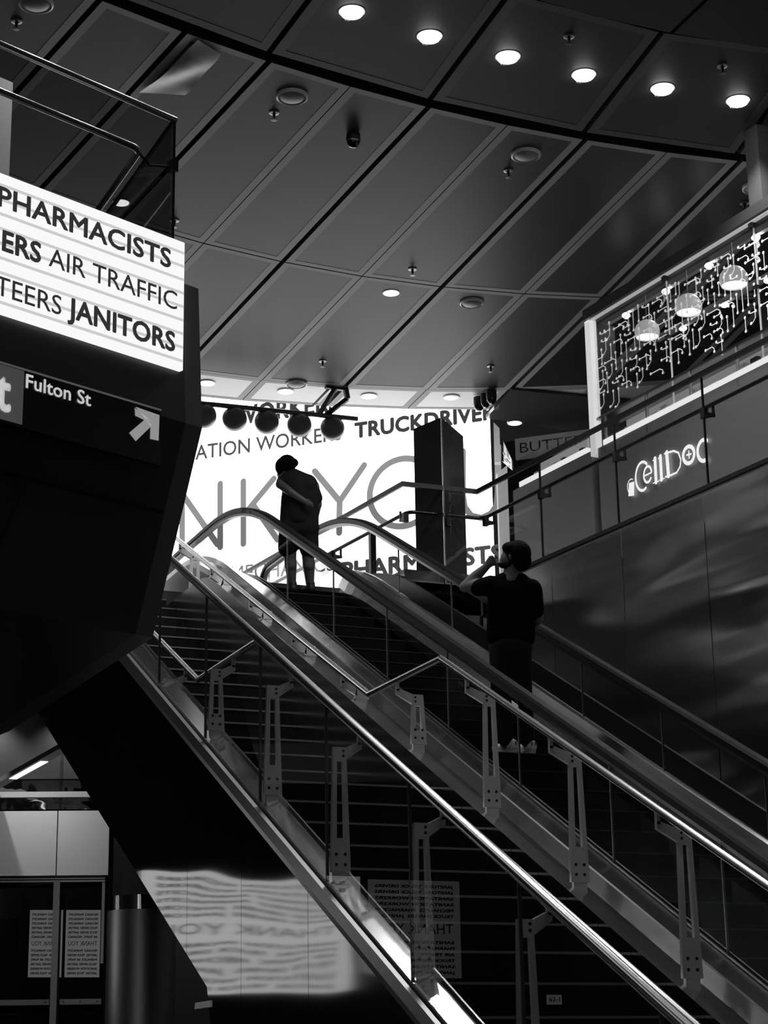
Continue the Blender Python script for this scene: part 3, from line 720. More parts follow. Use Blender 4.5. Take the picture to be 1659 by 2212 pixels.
def gpane(p, q): 
    t = (q - p).normalized(); p, q = p + t * .006, q - t * .006
    obj('glass_pane', strip_wall(B(), p, q, ZU + .02, ZR - .03, .014), GLASS, ra)
for a, b in zip(ysg[:-1], ysg[1:]): gpane(wall_pt(a), wall_pt(b))
gpane(PB, PA)
side = [PA + (far - PA) * t for t in (0, .33, .66, 1)]
for a, b in zip(side[:-1], side[1:]): gpane(b, a)
def clamp(p, n):
    p, n = V(p), V(n).normalized(); t = V((-n.y, n.x, 0)); bm = B()
    box(bm, V((p.x, p.y, ZR2 - .16)) - t * .03 - n * .012, t * .06, n * .05, (0, 0, .10))
    prism(bm, [V((p.x, p.y, ZR2 - .15)) + n * .03, V((p.x, p.y, ZR2 - .09)) + n * .03, V((p.x, p.y, ZR2 - .10)) + n * .14, V((p.x, p.y, ZR2 - .125)) + n * .14], t * .02)
    box(bm, V((p.x, p.y, ZR2 - .12)) + n * .115, t * .02, n * .02, (0, 0, .11))
    obj('rail_clamp', bm, BLACK, ra)
for y in ysg[1:-1]:
    clamp(wall_pt(y), WN); p = wall_pt(y); obj('glass_joint', box(B(), V((p.x, p.y, ZU + .02)) - WALLD * .006 - WN * .004, WALLD * .012, WN * .02, (0, 0, ZR - ZU - .05)), BLACK, ra)
clamp(wall_pt(18.35), WN); clamp(PB - V((.35, 0, 0)), V((0, 1, 0))); clamp(PA + V((.03, 0, 0)), V((0, 1, 0)))
for s in side[1:3]: clamp(s, V((1, .1, 0)))
ps = aD(801, 1190, 23.3)
bm = B(); box(bm, V((ps.x, ps.y, ZU)), (.07, 0, 0), (0, .07, 0), (0, 0, aD(800, 1127, 23.3).z - ZU)); tag(obj('barrier_post', bm, BLACK), 'slim dark post standing at the top of the escalator', 'post')

# ================================================================== SHOPS ON THE BALCONY
Q0 = WP + WN * 1.3
def shp(x, y, o=0.): return aP(x, y, Q0 + WN * o, WN)
def Qp(y, o, z): k = (y - Q0.y) / WALLD.y; p = Q0 + WALLD * k + WN * o; return V((p.x, p.y, z))
ysF = shp(1288, 900).y                      # end of the phone repair shop (white frame)
shop = thing('phone_repair_kiosk', 'phone repair kiosk with glowing sign, lit display shelf and circuit patterned glass', 'shop', tuple(Qp(ysF, .5, ZU)))
COUNT = mat('counter_front', .24, .42, spec=.4)
yn = 9.0
bm = B(); prism(bm, [Qp(ysF, 0, ZU), Qp(yn, 0, ZU), Qp(yn, 0, 6.79), Qp(ysF, 0, 6.79)], WN * .9); obj('counter', bm, COUNT, shop)
bm = B(); prism(bm, [Qp(ysF - .12, -.01, 6.79), Qp(yn, -.01, 6.79), Qp(yn, -.01, 6.85), Qp(ysF - .12, -.01, 6.85)], WN * .7); obj('light_shelf', bm, CASEL, shop)
bm = B(); prism(bm, [Qp(ysF - .12, .32, 6.85), Qp(yn, .32, 6.85), Qp(yn, .32, 7.13), Qp(ysF - .12, .32, 7.13)], WN * .02); obj('case_back', bm, mat('lit_case_back', .5, .4, emit=.22), shop)
for i, y in enumerate(np.arange(ysF - .15, 12.5, -.78)):
    bm = B(); prism(bm, [Qp(y - .02, .01, 6.87), Qp(y - .76, .01, 6.87), Qp(y - .76, .01, 7.12), Qp(y - .02, .01, 7.12)], WN * .012); obj('case_glass', bm, GLASS, shop)
    bm = B(); prism(bm, [Qp(y + .012, .0, 6.7), Qp(y - .012, .0, 6.7), Qp(y - .012, .0, 7.12), Qp(y + .012, .0, 7.12)], WN * .03); obj('case_divider', bm, LGREY, shop)
rs = random.Random(3); n = 0
for y in np.arange(ysF - .35, 13.2, -.17):
    w, h = rs.uniform(.05, .12), rs.uniform(.03, .12); bm = B(); z = 6.862
    prism(bm, [Qp(y, .12, z), Qp(y - w, .12, z), Qp(y - w, .12, z + h), Qp(y, .12, z + h)], WN * rs.uniform(.05, .1))
    dark = rs.random() < .5
    tag(obj('phone_accessory', bm, mat('accessory_dark', .05, .3) if dark else mat('accessory_pale', .65, .4)), ('dark' if dark else 'pale') + ' small boxed accessory on the lit display shelf of the phone kiosk', 'accessory', ('dark' if dark else 'pale') + ' accessories on the lit kiosk shelf')
bm = B(); prism(bm, [Qp(ysF, 0, 7.12), Qp(yn, 0, 7.12), Qp(yn, 0, 7.15), Qp(ysF, 0, 7.15)], WN * .3); obj('case_top', bm, mat('case_top_steel', .3, .3, 1), shop)
# white end frame, top edge, beam, post
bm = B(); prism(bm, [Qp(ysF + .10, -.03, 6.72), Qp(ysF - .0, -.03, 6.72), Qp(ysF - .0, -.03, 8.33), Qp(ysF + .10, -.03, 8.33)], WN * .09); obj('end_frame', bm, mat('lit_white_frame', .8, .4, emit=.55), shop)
bm = B(); prism(bm, [Qp(ysF + .30, .1, ZU), Qp(ysF + .12, .1, ZU), Qp(ysF + .12, .1, 8.36), Qp(ysF + .30, .1, 8.36)], WN * .3); obj('end_wall', bm, BLACK, shop)
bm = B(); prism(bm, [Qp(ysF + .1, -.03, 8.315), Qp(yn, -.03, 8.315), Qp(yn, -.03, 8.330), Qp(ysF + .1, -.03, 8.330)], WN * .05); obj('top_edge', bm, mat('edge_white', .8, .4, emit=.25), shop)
bm = B(); prism(bm, [Qp(ysF + .1, -.05, 8.345), Qp(yn, -.05, 8.345), Qp(yn, -.05, 8.47), Qp(ysF + .1, -.05, 8.47)], WN * .2); obj('head_beam', bm, mat('beam_grey', .08, .5, spec=.2), shop)
a = shp(1627, 440); b = shp(1656, 440)
bm = B(); prism(bm, [Qp(a.y, -.05, 8.47), Qp(b.y, -.05, 8.47), Qp(b.y, -.05, ZC), Qp(a.y, -.05, ZC)], WN * .22); obj('hanger_post', bm, mat('post_mid_grey', .12, .5, spec=.2), shop)
sj = [ysF, shp(1443, 720).y, shp(1634, 620).y]; sj.append(2 * sj[2] - sj[1]); sj.append(yn)
panes = []
for a, b in zip(sj[:-1], sj[1:]):
    bm = B(); prism(bm, [Qp(a - .01, .02, 7.0), Qp(b + .01, .02, 7.0), Qp(b + .01, .02, 8.31), Qp(a - .01, .02, 8.31)], WN * .012); panes.append(obj('shop_glass', bm, GLASS, shop))
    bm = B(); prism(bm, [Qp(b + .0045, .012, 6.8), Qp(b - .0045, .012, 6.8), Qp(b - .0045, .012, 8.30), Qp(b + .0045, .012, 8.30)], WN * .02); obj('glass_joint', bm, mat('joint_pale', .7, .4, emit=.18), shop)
    bm = B(); cbox(bm, Qp(b, .0, 7.62), .05, .06, .03); obj('glass_clip', bm, BLACK, shop); bm = B(); cbox(bm, Qp(b, .0, 8.29), .05, .06, .05); obj('glass_clip', bm, BLACK, shop)
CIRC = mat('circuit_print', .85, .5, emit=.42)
def circuit(pane, ya, yb, seed):
    r = random.Random(seed); bm = B(); F = -WN
    def dot(y, z): 
        c = Qp(y, .012, z); vs = [bm.verts.new(c + (WALLD * math.cos(t) + V((0, 0, 1)) * math.sin(t)) * .0165) for t in [2 * math.pi * k / 10 for k in range(10)]]; bm.faces.new(vs)
    def stroke(pts):
        ribbon(bm, [Qp(y, .014, z) for y, z in pts], .0105, WALLD, V((0, 0, 1)), F, 0); dot(*pts[0]); dot(*pts[-1])
    L = ya - yb; cols = int(L / .092)
    for i in range(cols):
        z = 8.20 - r.uniform(0, .1)
        bot = 7.25 + (.18 if i % 5 == 2 else 0) + .35 * max(0, (i / cols - .55)) * (1 if seed != 1 else .4) + r.uniform(0, .08)
        while z > bot:
            y = ya - .05 - i * .092 - r.uniform(-.015, .02); k = r.random()
            if k < .34: l = r.uniform(.12, .24); stroke([(y, z), (y, z - l)]); z -= l + .085
            elif k < .6: l = r.uniform(.10, .2); stroke([(y + .02, z - .03), (y - l * .75, z - .03 + .0), (y - l, z - .06), (y - l, z - .09)]); z -= .155
            elif k < .8: stroke([(y, z), (y - .02, z - .02), (y - .10, z - .02 + .0)]); z -= .10
            else: l = r.uniform(.08, .16); stroke([(y, z), (y, z - l), (y + .04, z - l - .035), (y + .07, z - l - .04)]); z -= l + .12
    obj('circuit_pattern', bm, CIRC, pane)
for i, pn in enumerate(panes[:3]): circuit(pn, sj[i], sj[i + 1], i)
# glowing sign on the counter
def sz(x, y): return shp(1240 + x / 3.95, 580 + y / 3.95, -.03)
bm = B(); Fm = -WN
def st(pts, w): ribbon(bm, [sz(*p) for p in pts], w, WALLD, V((0, 0, 1)), Fm, .0)
def arc(cx, cy, rx, ry, a0, a1, n=22, tilt=0): return [(cx + rx * math.cos(math.radians(a0 + (a1 - a0) * i / n)), cy - ry * math.sin(math.radians(a0 + (a1 - a0) * i / n)) - tilt * rx * math.cos(math.radians(a0 + (a1 - a0) * i / n)) / 100) for i in range(n + 1)]
st(arc(584, 1772, 58, 122, 52, 300, tilt=20), .030)
st(arc(628, 1756, 33, 68, 10, 325, tilt=30) , .028); st([(600, 1770), (658, 1742)], .018)
st([(690, 1622), (700, 1822)], .050); st([(672, 1640), (690, 1624)], .012); st([(676, 1832), (722, 1815)], .012)
st([(736, 1603), (747, 1800)], .050); st([(718, 1622), (736, 1606)], .012); st([(724, 1808), (770, 1790)], .012)
st([(790, 1572), (806, 1768)], .056); st([(772, 1580), (850, 1556), (890, 1572), (911, 1630), (905, 1690), (876, 1740), (830, 1762), (782, 1778)], .022)
st(arc(978, 1590, 47, 72, 0, 360, 30, 20), .042); st([(962, 1592), (998, 1582)], .020); st([(979, 1560), (983, 1616)], .020)
st(arc(1106, 1551, 52, 90, 58, 298, tilt=20), .042)
st(arc(492, 1862, 36, 66, 80, 260, 12), .012)
prism(bm, [sz(470, 1832), sz(514, 1818), sz(512, 1938), sz(466, 1944)], Fm * .003)
sig = obj('sign_lettering', bm, SIGNL, shop)
# tracks with spotlights and pendant globes inside the kiosk
for nm, o, pa_, pb_, pts in (('lighting_track', .9, (1300, 706), (1659, 497), ((1352, 683), (1438, 630), (1531, 573), (1632, 511))),
                        ('lighting_track', 1.9, (1420, 738), (1659, 602), ((1475, 708), (1565, 659), (1658, 604)))):
    a, b = shp(*pa_, o), shp(*pb_, o); zz_ = (a.z + b.z) / 2 + .03
    t = thing('lighting_track', 'grey track rail inside the phone kiosk, ' + ('carrying four star-bright spots' if o < 1 else 'deeper row with dimmer spots'), 'track light', tuple(a))
    bm = B(); a.z = b.z = zz_; sweep(bm, [a, b + WALLD * 1.5], [(-.03, -.035), (.03, -.035), (.03, .035), (-.03, .035)]); obj('track', bm, mat('track_grey', .4, .4), t)
    for i, (x, y) in enumerate(pts):
        c = shp(x, y, o); c.z = zz_ - .06
        bm = B(); lathe(bm, c + V((0, 0, .05)), [(.02, 0), (.045, .01), (.05, .05)], (-.2, -.4, -1)); obj('spot_head', bm, LGREY, t, True)
        bm = B(); bmesh.ops.create_icosphere(bm, subdivisions=2, radius=.034 if o < 1 else .022, matrix=Matrix.Translation(c + V((-.012, -.03, -.012)))); obj('bulb', bm, SPARK, t)
        if o < 1: spotlamp(c + V((-.02, -.06, -.06)), 14, 2.4, 'spot_beam', t, (-.2, -.2, -1))
for i, (x, y, r) in enumerate(((1398, 717, .142), (1487, 663, .15), (1585, 604, .152))):
    c = shp(x, y, .45); p = thing('pendant_globe', 'pale globe pendant lamp behind the circuit glass, %s from the white end frame' % ORD[i], 'lamp', tuple(c), 'globe pendants in the kiosk')
    bm = B(); lathe(bm, c, [(r * math.sin(t), -r * math.cos(t)) for t in [math.pi * k / 20 for k in range(0, 14)]], seg=28); obj('globe', bm, mat('globe_shell', .6, .35, emit=.30), p, True)
    bm = B(); zz_ = r * math.cos(math.pi * 13 / 20) * -1; lathe(bm, c, [(r * .86, zz_ - .012), (0, zz_ - .012)], seg=28); obj('lit_opening', bm, GLOBEL, p)
    bm = B(); tube(bm, [c + V((0, 0, r)), V((c.x, c.y, 8.75))], .006, 6); obj('cord', bm, LGREY, p)
bm = B(); prism(bm, [Qp(ysF + .2, 2.6, ZU), Qp(5, 2.6, ZU), Qp(5, 2.6, ZC), Qp(ysF + .2, 2.6, ZC)], WN * .1); struct(obj('wall_shop', bm, BLACK))  # black so the interior behind the glass looks dark, shade put into colour
# second counter further back
yl0, yl1 = shp(1122, 1040).y, shp(1268, 970).y
caf = thing('food_counter', 'lower lit food display counter beyond the phone kiosk', 'counter', tuple(Qp(yl1, .4, ZU)))
bm = B(); prism(bm, [Qp(yl0 + .15, 0, ZU), Qp(ysF + .13, 0, ZU), Qp(ysF + .13, 0, 6.80), Qp(yl0 + .15, 0, 6.80)], WN * .8); obj('counter', bm, COUNT, caf)
bm = B(); prism(bm, [Qp(yl0, -.005, 6.805), Qp(yl1, -.005, 6.805), Qp(yl1, -.005, 6.865), Qp(yl0, -.005, 6.865)], WN * .6); obj('light_shelf', bm, CASEL, caf)
bm = B(); prism(bm, [Qp(yl0, .0, 6.87), Qp(yl1, .0, 6.87), Qp(yl1, .0, 7.16), Qp(yl0, .0, 7.16)], WN * .012); obj('case_glass', bm, GLASS, caf)
bm = B(); prism(bm, [Qp(yl0, .3, 6.87), Qp(yl1, .3, 6.87), Qp(yl1, .3, 7.14), Qp(yl0, .3, 7.14)], WN * .02); obj('case_back', bm, mat('case_back', .4, .4, emit=.25), caf)
for i, y in enumerate(np.arange(yl0 - .2, yl1 + .1, -.19)):
    bm = B(); h = rs.uniform(.04, .1); lathe(bm, Qp(y, .15, 6.868), [(.0, -.0), (.05, -.0), (.06, -h), (.03, -h - .02), (0, -h - .02)]); tag(obj('food_tub', bm, mat('accessory_dark', .05, .3) if i % 2 else mat('accessory_pale', .65, .4), None, True), 'small tub of food inside the lit food counter', 'tub', 'tubs in the food counter')
# pale wall end beside the counter
a, b = aD(1077, 1100, 22.3), aD(1099, 1100, 22.0); bm = B(); zt = aD(1085, 1008, 22.2).z
prism(bm, [V((a.x, a.y, ZU)), V((b.x, b.y, ZU)), V((b.x, b.y, zt)), V((a.x, a.y, zt))], V((.03, .1, 0))); tag(obj('counter_end_post', bm, mat('post_grey', .12, .35)), 'narrow grey upright at the end of the food counter against the video wall', 'post')
# lettered board at the back of the shop
BP = aD(1190, 965, 24.2)
def bp(x, y, o=0): return aP(x, y, BP + SN * o, SN)
zb0, zb1 = bp(1115, 992).z, bp(1113, 948).z; a = bp(1113, 970); b = bp(1300, 960)
brd = thing('shop_board', 'grey board lettered BUTTER at the back, half hidden by the rail', 'sign', tuple(a))
bm = B(); prism(bm, [V((a.x, a.y, zb0)), V((b.x, b.y, zb0)), V((b.x, b.y, zb1)), V((a.x, a.y, zb1))], SN * -.05); obj('board', bm, mat('board_grey', .30, .4, emit=.03), brd)
l0, l1 = bp(1124, 978), bp(1262, 960); l0.z = l1.z = zb0 + (zb1 - zb0) * .27
lettering('lettering', 'BUTTER', l0 + SN * .005, l1 + SN * .005, (zb1 - zb0) * .52, mat('board_letter', .03, .5), brd, front=SN, bold=-.006)
wl = bp(1085, 960, -.3); wr_ = bp(1330, 940, -.3)
bm = B(); prism(bm, [V((wl.x, wl.y, ZU)), V((wr_.x, wr_.y, ZU)), V((wr_.x, wr_.y, zb1 + .08)), V((wl.x, wl.y, zb1 + .08))], SN * -.1); struct(obj('wall_shop_back', bm, BLACK))
# glossy soffit over the shops with its own downlight
pts = [aZ(1107, 842, ZC - .03), aZ(1050, 903, ZC - .03)]; pts += [V((pts[1].x + 3.5, pts[1].y + .3, ZC - .03)), V((16, pts[1].y, ZC - .03)), V((16, pts[0].y - .3, ZC - .03))]
bm = B(); prism(bm, pts, (0, 0, .05)); struct(obj('ceiling_soffit', bm, mat('soffit_gloss', .05, .12, bump=((.8, .8, .8), .5, .06, 1))))
downlight(1112, 914, .11, 'single downlight in the glossy dark soffit over the food counter', 'soffit downlights', LAMPM, 0, .012, mat('white_trim', .7, .4), ZC - .03)
# menu screens at the shop corner
ms = thing('menu_screen', 'angled dark menu screen in a box frame at the shop corner', 'screen', tuple(aD(1085, 970, 22.5)))
bm = B(); prism(bm, [aD(1066, 912, 22.6), aD(1079, 925, 22.4), aD(1081, 998, 22.4), aD(1068, 998, 22.6)], V((.05, .10, 0))); obj('box_frame', bm, mat('frame_mid', .10, .4), ms)
q = [aD(1084, 946, 22.4), aD(1105, 992, 22.0), aD(1106, 1014, 22.0), aD(1085, 996, 22.4)]
bm = B(); prism(bm, q, V((.04, .05, 0))); obj('display', bm, mat('menu_black', .02, .2), ms)
bm = B()
for i in range(7):
    u0, v0 = rs.uniform(.1, .5), (i + .5) / 8; u1 = u0 + rs.uniform(.15, .4)
    f = lambda u, v: ((q[0] * (1 - u) + q[1] * u) * (1 - v) + (q[3] * (1 - u) + q[2] * u) * v) + V((-.01, -.012, 0))
    prism(bm, [f(u0, v0), f(u1, v0), f(u1, v0 + .06), f(u0, v0 + .06)], V((.003, .004, 0)))
obj('menu_lines', bm, mat('menu_line', .6, .4, emit=.3), ms)

# ================================================================== DOORS UNDER THE STAIR
DD = az(108); DN = V((DD.y, -DD.x, 0)); DP = aD(110, 1900, 20.5)
def dr(x, y, o=0.): return aP(x, y, DP + DN * o, DN)
def ds_(x): return (dr(x, 1950) - DP).dot(DD)
def Dp(s, o, z): p = DP + DD * s + DN * o; return V((p.x, p.y, z))
def dbox(s0, s1, z0, z1, o0, o1, bm=None):
    bm = bm or B(); return prism(bm, [Dp(s0, o0, z0), Dp(s1, o0, z0), Dp(s1, o0, z1), Dp(s0, o0, z1)], DN * (o1 - o0))
DGL = mat('door_dark_glass', .006, .0, spec=1.0)
struct(obj('wall_doors', dbox(-6, 1.2, ZF, 5.1, -.06, -.3), BLACK))
zh0, zh1 = dr(110, 1907).z, dr(110, 1893).z; zt1 = dr(110, 1750).z; zu = dr(110, 1684).z
s_m0, s_m1 = ds_(115), ds_(129); s_r = ds_(226)
for n, (s0, s1) in enumerate(((s_m0 - 1.05, s_m0), (s_m1 + .02, s_r))):
    d = struct(obj('door_%d' % (n + 1), dbox(s0, s1, ZF + .02, zh0, -.05, 0), DGL))
    zk = dr(170, 2164).z
    bm = dbox(s0 + .01, s1 - .01, zk - .028, zk + .028, 0, .012); obj('push_bar', bm, mat('bar_satin', .5, .4, 1.0), d)
    for s in (s0 + .05, s1 - .05, (s0 + s1) / 2):
        bm = B(); lathe(bm, Dp(s, .012, zk), [(.008, -.002), (.008, .004), (0, .004)], DN, 8); obj('screw', bm, BOLT, d)
bm = dbox(s_m0, s_m1, ZF, zh0 + .01, -.05, .03); obj('door_post', bm, mat('post_satin', .45, .3, 1.0), bpy.data.objects['door_1'])
struct(obj('trim_3', dbox(s_m0 - 1.1, s_r, zh0 + .035, zh1 - .02, -.05, .02), mat('header_satin', .5, .25, 1.0)))
struct(obj('trim_4', dbox(s_m0 - 1.1, s_r, zh0 + .005, zh0 + .025, -.05, .015), mat('header_satin', .5, .25, 1.0)))
TRS = thing('transom_panels', 'satin steel panels above the dark glass doors, split by a joint', 'panel', tuple(Dp(0, 0, zh1)))
sj_ = ds_(119)
for s0, s1 in ((s_m0 - 1.3, sj_ - .006), (sj_ + .006, ds_(232))):
    obj('panel', dbox(s0, s1, zh1 + .01, zt1 - .008, -.05, .0), TRANSOM, TRS)
    obj('upper_panel', dbox(s0, s1 + .05, zt1 + .008, zu - .01, -.05, -.005), mat('rippled_transom', .6, .06, 1.0, bump=((3, 3, 3), .5, .05, 2)), TRS)
    obj('top_panel', dbox(s0, s1 + .05, zu + .01, zu + .75, -.05, -.01), mat('grey_satin', .4, .3, 1.0), TRS)
zm = (zt1 + zu) / 2
obj('bright_bar', dbox(s_m0 - .6, s_r, zm - .03, zm + .03, -.01, .03), mat('bar_bright', .8, .3, .6), TRS)
# linear light under the stair
ZL = 3.1
la, lb = aZ(-30, 1706, ZL), aZ(131, 1616, ZL); lb = la + (lb - la)
ll = thing('linear_light', 'slim linear ceiling light above the doors under the stair', 'ceiling light', tuple(la))
t = (lb - la).normalized(); s = V((t.y, -t.x, 0)) * -.11
bm = B(); prism(bm, [la, lb, lb + s, la + s], (0, 0, .05)); obj('housing', bm, mat('fixture_grey', .25, .4), ll)
k0, k1 = .30, .72; bm = B(); prism(bm, [la.lerp(lb, k0) + s * .25, la.lerp(lb, k1) + s * .25, la.lerp(lb, k1) + s * .95, la.lerp(lb, k0) + s * .95], (0, 0, -.006)); obj('diffuser', bm, TUBEL, ll)
# steel drum of a bin / column behind the flank
bc = aD(306, 1990, 17.6); bz0, bz1 = aD(300, 1969, 17.6).z, aD(300, 1937, 17.6).z; br_ = .31
bn = thing('steel_drum_bin', 'round brushed steel drum bin with dark polished collar beside the doors', 'bin', (bc.x, bc.y, ZF))
bm = B(); lathe(bm, (bc.x, bc.y, ZF), [(br_, 0), (br_, bz0 - ZF), (0, bz0 - ZF)], (0, 0, 1), 48); obj('body', bm, mat('drum_satin', .85, .42, 1.0), bn, True)
bm = B(); lathe(bm, (bc.x, bc.y, bz0), [(br_ * .97, .0), (br_ * .97, bz1 - bz0), (0, bz1 - bz0)], (0, 0, 1), 48); obj('collar', bm, mat('drum_polish', .5, .04, 1.0), bn, True)
a_ = math.radians(-142); bm = B(); box(bm, (bc.x + (br_ + .0005) * math.sin(a_), bc.y + (br_ + .0005) * math.cos(a_), ZF), (.006, 0, 0), (0, .004, 0), (0, 0, bz0 - ZF)); obj('seam', bm, BLACK, bn)
# small plates
p0 = aX(424, 2166, XF - .001); p1 = aX(456, 2175, XF - .001)
bm = B(); prism(bm, [V((XF - .002, p0.y, p0.z)), V((XF - .002, p1.y, p0.z)), V((XF - .002, p1.y, p1.z)), V((XF - .002, p0.y + .02, p1.z))], (-.006, 0, 0))
tag(obj('wall_tag', bm, mat('tag_grey', .5, .4, emit=.06)), 'small pale tag plate low on the black stair flank', 'plate')
k = round((Y0 - aX(1196, 2160, 4.9).y) / TR); yk = None
for kk in range(8, 14):
    zc_, yc_ = Z0 - RI * kk, Y0 - TR * kk; q = aY(1197, 2160, yc_)
    if zc_ - RI < q.z < zc_: yk = yc_
if yk is None: yk = Y0 - TR * 10
a, b = aY(1182, 2170, yk - .004), aY(1213, 2149, yk - .004)
nb = thing('number_plate', 'small grey plate numbered 62-1 on a stair riser', 'plate', tuple(a))
bm = B(); prism(bm, [a, V((b.x, a.y, a.z)), V((b.x, a.y, b.z)), V((a.x, a.y, b.z))], (0, .006, 0)); obj('plate', bm, mat('plate_grey', .35, .4, emit=.03), nb)
lettering('lettering', '62-1', V((a.x + .012, a.y - .001, a.z + .015)), V((b.x - .012, a.y - .001, a.z + .015)), (b.z - a.z) * .5, mat('plate_ink', .02, .5), nb, front=V((0, -1, 0)))

# ================================================================== OTHER SCREENS OF THE HALL (they show as reflections)
ROWS = ['PHARMACISTS  AIR TRAFFIC', 'JANITORS  TRUCK DRIVERS', 'SANITATION WORKERS', 'MECHANICS  PHARMACISTS', 'TRUCK DRIVERS  JANITORS', 'AIR TRAFFIC  MECHANICS']
def screen(name, label, c, d, up, w, h, em, rows=6, gap=.16, content=True):
    """c lower left corner seen from the front, d along its width"""
    c, d, up = V(c), V(d).normalized(), V(up); f = d.cross(up)
    t = thing(name, label, 'screen', tuple(c))
    bm = B(); prism(bm, [c, c + d * w, c + d * w + up * h, c + up * h], f * -.01); obj('display', bm, em, t)
    bm = B(); prism(bm, [q - f * .011 for q in (c - d * .01, c + d * (w + .01), c + d * (w + .01) + up * h, c + up * h)], f * -.06); obj('housing', bm, BLACK, t)
    if not content: return t
    mid = h * gap * 1.0; rh = (h - mid) / (2 * rows + 1)
    lettering('lettering', 'THANK YOU', c + d * w * .08 + up * (h * .5 - mid * .25), c + d * w * .92 + up * (h * .5 - mid * .25), mid * .55, mat('dim_letter', .02, .6), t, front=f, depth=.003)
    for i in range(rows):
        for z0 in (h * .5 + mid * .5 + rh * (i + .25), h * .5 - mid * .5 - rh * (i + .85)):
            j = (i * 5 + int(z0 * 7)) % 6
            lettering('lettering', ROWS[j], c + d * w * .07 + up * z0, c + d * w * .93 + up * z0, rh * .5, mat('dim_letter', .02, .6), t, front=f, depth=.003, bold=.045)
    return t
E1 = emat('far_screen_glow', .50); E2 = emat('door_screen_glow', 1.1); E3 = emat('lightbox_glow', .62)
def mirX(x, y, Y): p = aY(x, y, Y); return V((2 * 4.03 - p.x, p.y, p.z))
a = mirX(300, 2140, 18); b = mirX(770, 1900, 18)
screen('lobby_screen', 'wide glowing list screen facing the stair flank', (b.x, 18, a.z), (1, 0, 0), (0, 0, 1), a.x - b.x, b.z - a.z + .03, E1, 6, .2)
a = mirX(790, 2112, 18); b = mirX(984, 1904, 18)
screen('lobby_screen', 'narrow glowing list screen facing the stair glass', (b.x, 18, a.z), (1, 0, 0), (0, 0, 1), a.x - b.x, b.z - a.z, emat('glass_screen_glow', .16), 6, .2)
def mirD(x, y, D): p = aD(x, y, D); return p - 2 * (p - DP).dot(DN) * DN
for i, (x0, x1) in enumerate(((60, 132), (139, 214))):
    a, b, c = mirD(x0, 2111, 37.5), mirD(x1, 2111, 37.5), mirD(x0, 1962, 37.5)
    screen('hall_screen', 'tall glowing THANK YOU screen mirrored in the %s glass door' % ('first', 'second')[i], b, a - b, (0, 0, 1), (a - b).length, c.z - a.z, E2, 6, .13)
# ================================================================== PEOPLE
def capsule(bm, p0, p1, r0, r1, seg=14, rings=5, flat=1.0, flatdir=None):
    p0, p1 = V(p0), V(p1); ax = p1 - p0; L = ax.length
    if L < 1e-5: ax = V((0, 0, 1)); L = 1e-5
    ax = ax.normalized(); pr = []
    for k in range(rings + 1): t = math.pi / 2 * (1 - k / rings); pr.append((r0 * math.cos(t), -r0 * math.sin(t)))
    for k in range(rings + 1): t = math.pi / 2 * k / rings; pr.append((r1 * math.cos(t), L + r1 * math.sin(t)))
    lathe(bm, p0, pr, ax, seg)
def ellip(bm, c, rx, ry, rz, ex=None, ey=None, ez=None):
    ex, ey, ez = ex or CR, ey or CF, ez or CU
    M = Matrix(((ex.x * rx, ey.x * ry, ez.x * rz, c.x), (ex.y * rx, ey.y * ry, ez.y * rz, c.y), (ex.z * rx, ey.z * ry, ez.z * rz, c.z), (0, 0, 0, 1)))
    bmesh.ops.create_icosphere(bm, subdivisions=3, radius=1, matrix=M)
def fuse(bm, name, m, parent, voxel=.012, smooth=6):
    """fuse overlapping volumes into one continuous skin"""
    bmesh.ops.recalc_face_normals(bm, faces=bm.faces)
    me = bpy.data.meshes.new(name); bm.to_mesh(me); bm.free()
    o = bpy.data.objects.new(name, me); COL.objects.link(o)
    r = o.modifiers.new('r', 'REMESH'); r.mode = 'VOXEL'; r.voxel_size = voxel
    s = o.modifiers.new('s', 'SMOOTH'); s.factor = .5; s.iterations = smooth
    dg = bpy.context.evaluated_depsgraph_get(); dg.update()
    me2 = bpy.data.meshes.new_from_object(o.evaluated_get(dg)); me2.name = name
    bpy.data.objects.remove(o); bpy.data.meshes.remove(me)
    for p in me2.polygons: p.use_smooth = True
    return obj(name, me2, m, parent)
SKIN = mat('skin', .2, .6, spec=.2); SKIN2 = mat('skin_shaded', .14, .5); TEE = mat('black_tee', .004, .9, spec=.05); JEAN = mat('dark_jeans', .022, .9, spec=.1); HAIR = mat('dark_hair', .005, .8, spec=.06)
SHOE = mat('white_sneaker', .9, .5); SOLE = mat('sneaker_sole', .6, .6); SHIRT2 = mat('dark_shirt', .03, .8, spec=.2); SHORT = mat('dark_shorts', .02, .85, spec=.2)
foot = aY(1120, 1628, 14.12); D1 = foot.dot(CF)
def J(x, y, d=0.): return aD(x, y, D1 + d)
m1 = thing('person', 'man in black tee, dark jeans and white sneakers drinking on the escalator, head tipped back', 'person', tuple(foot))
bm = B()   # skin: head, neck, arms, hands, ankles in one surface
ellip(bm, J(1118, 1197), .097, .098, .104); ellip(bm, J(1099, 1207, .02), .070, .07, .075); ellip(bm, J(1087, 1217, .03), .036, .045, .036)
ellip(bm, J(1097, 1189, .02), .045, .06, .045)
capsule(bm, J(1090, 1195, .04), J(1084.5, 1200, .04), .012, .014)       # nose
ellip(bm, J(1083.5, 1208.5, .03), .018, .03, .016)
ellip(bm, J(1103, 1202, -.075), .018, .018, .032)                        # ear
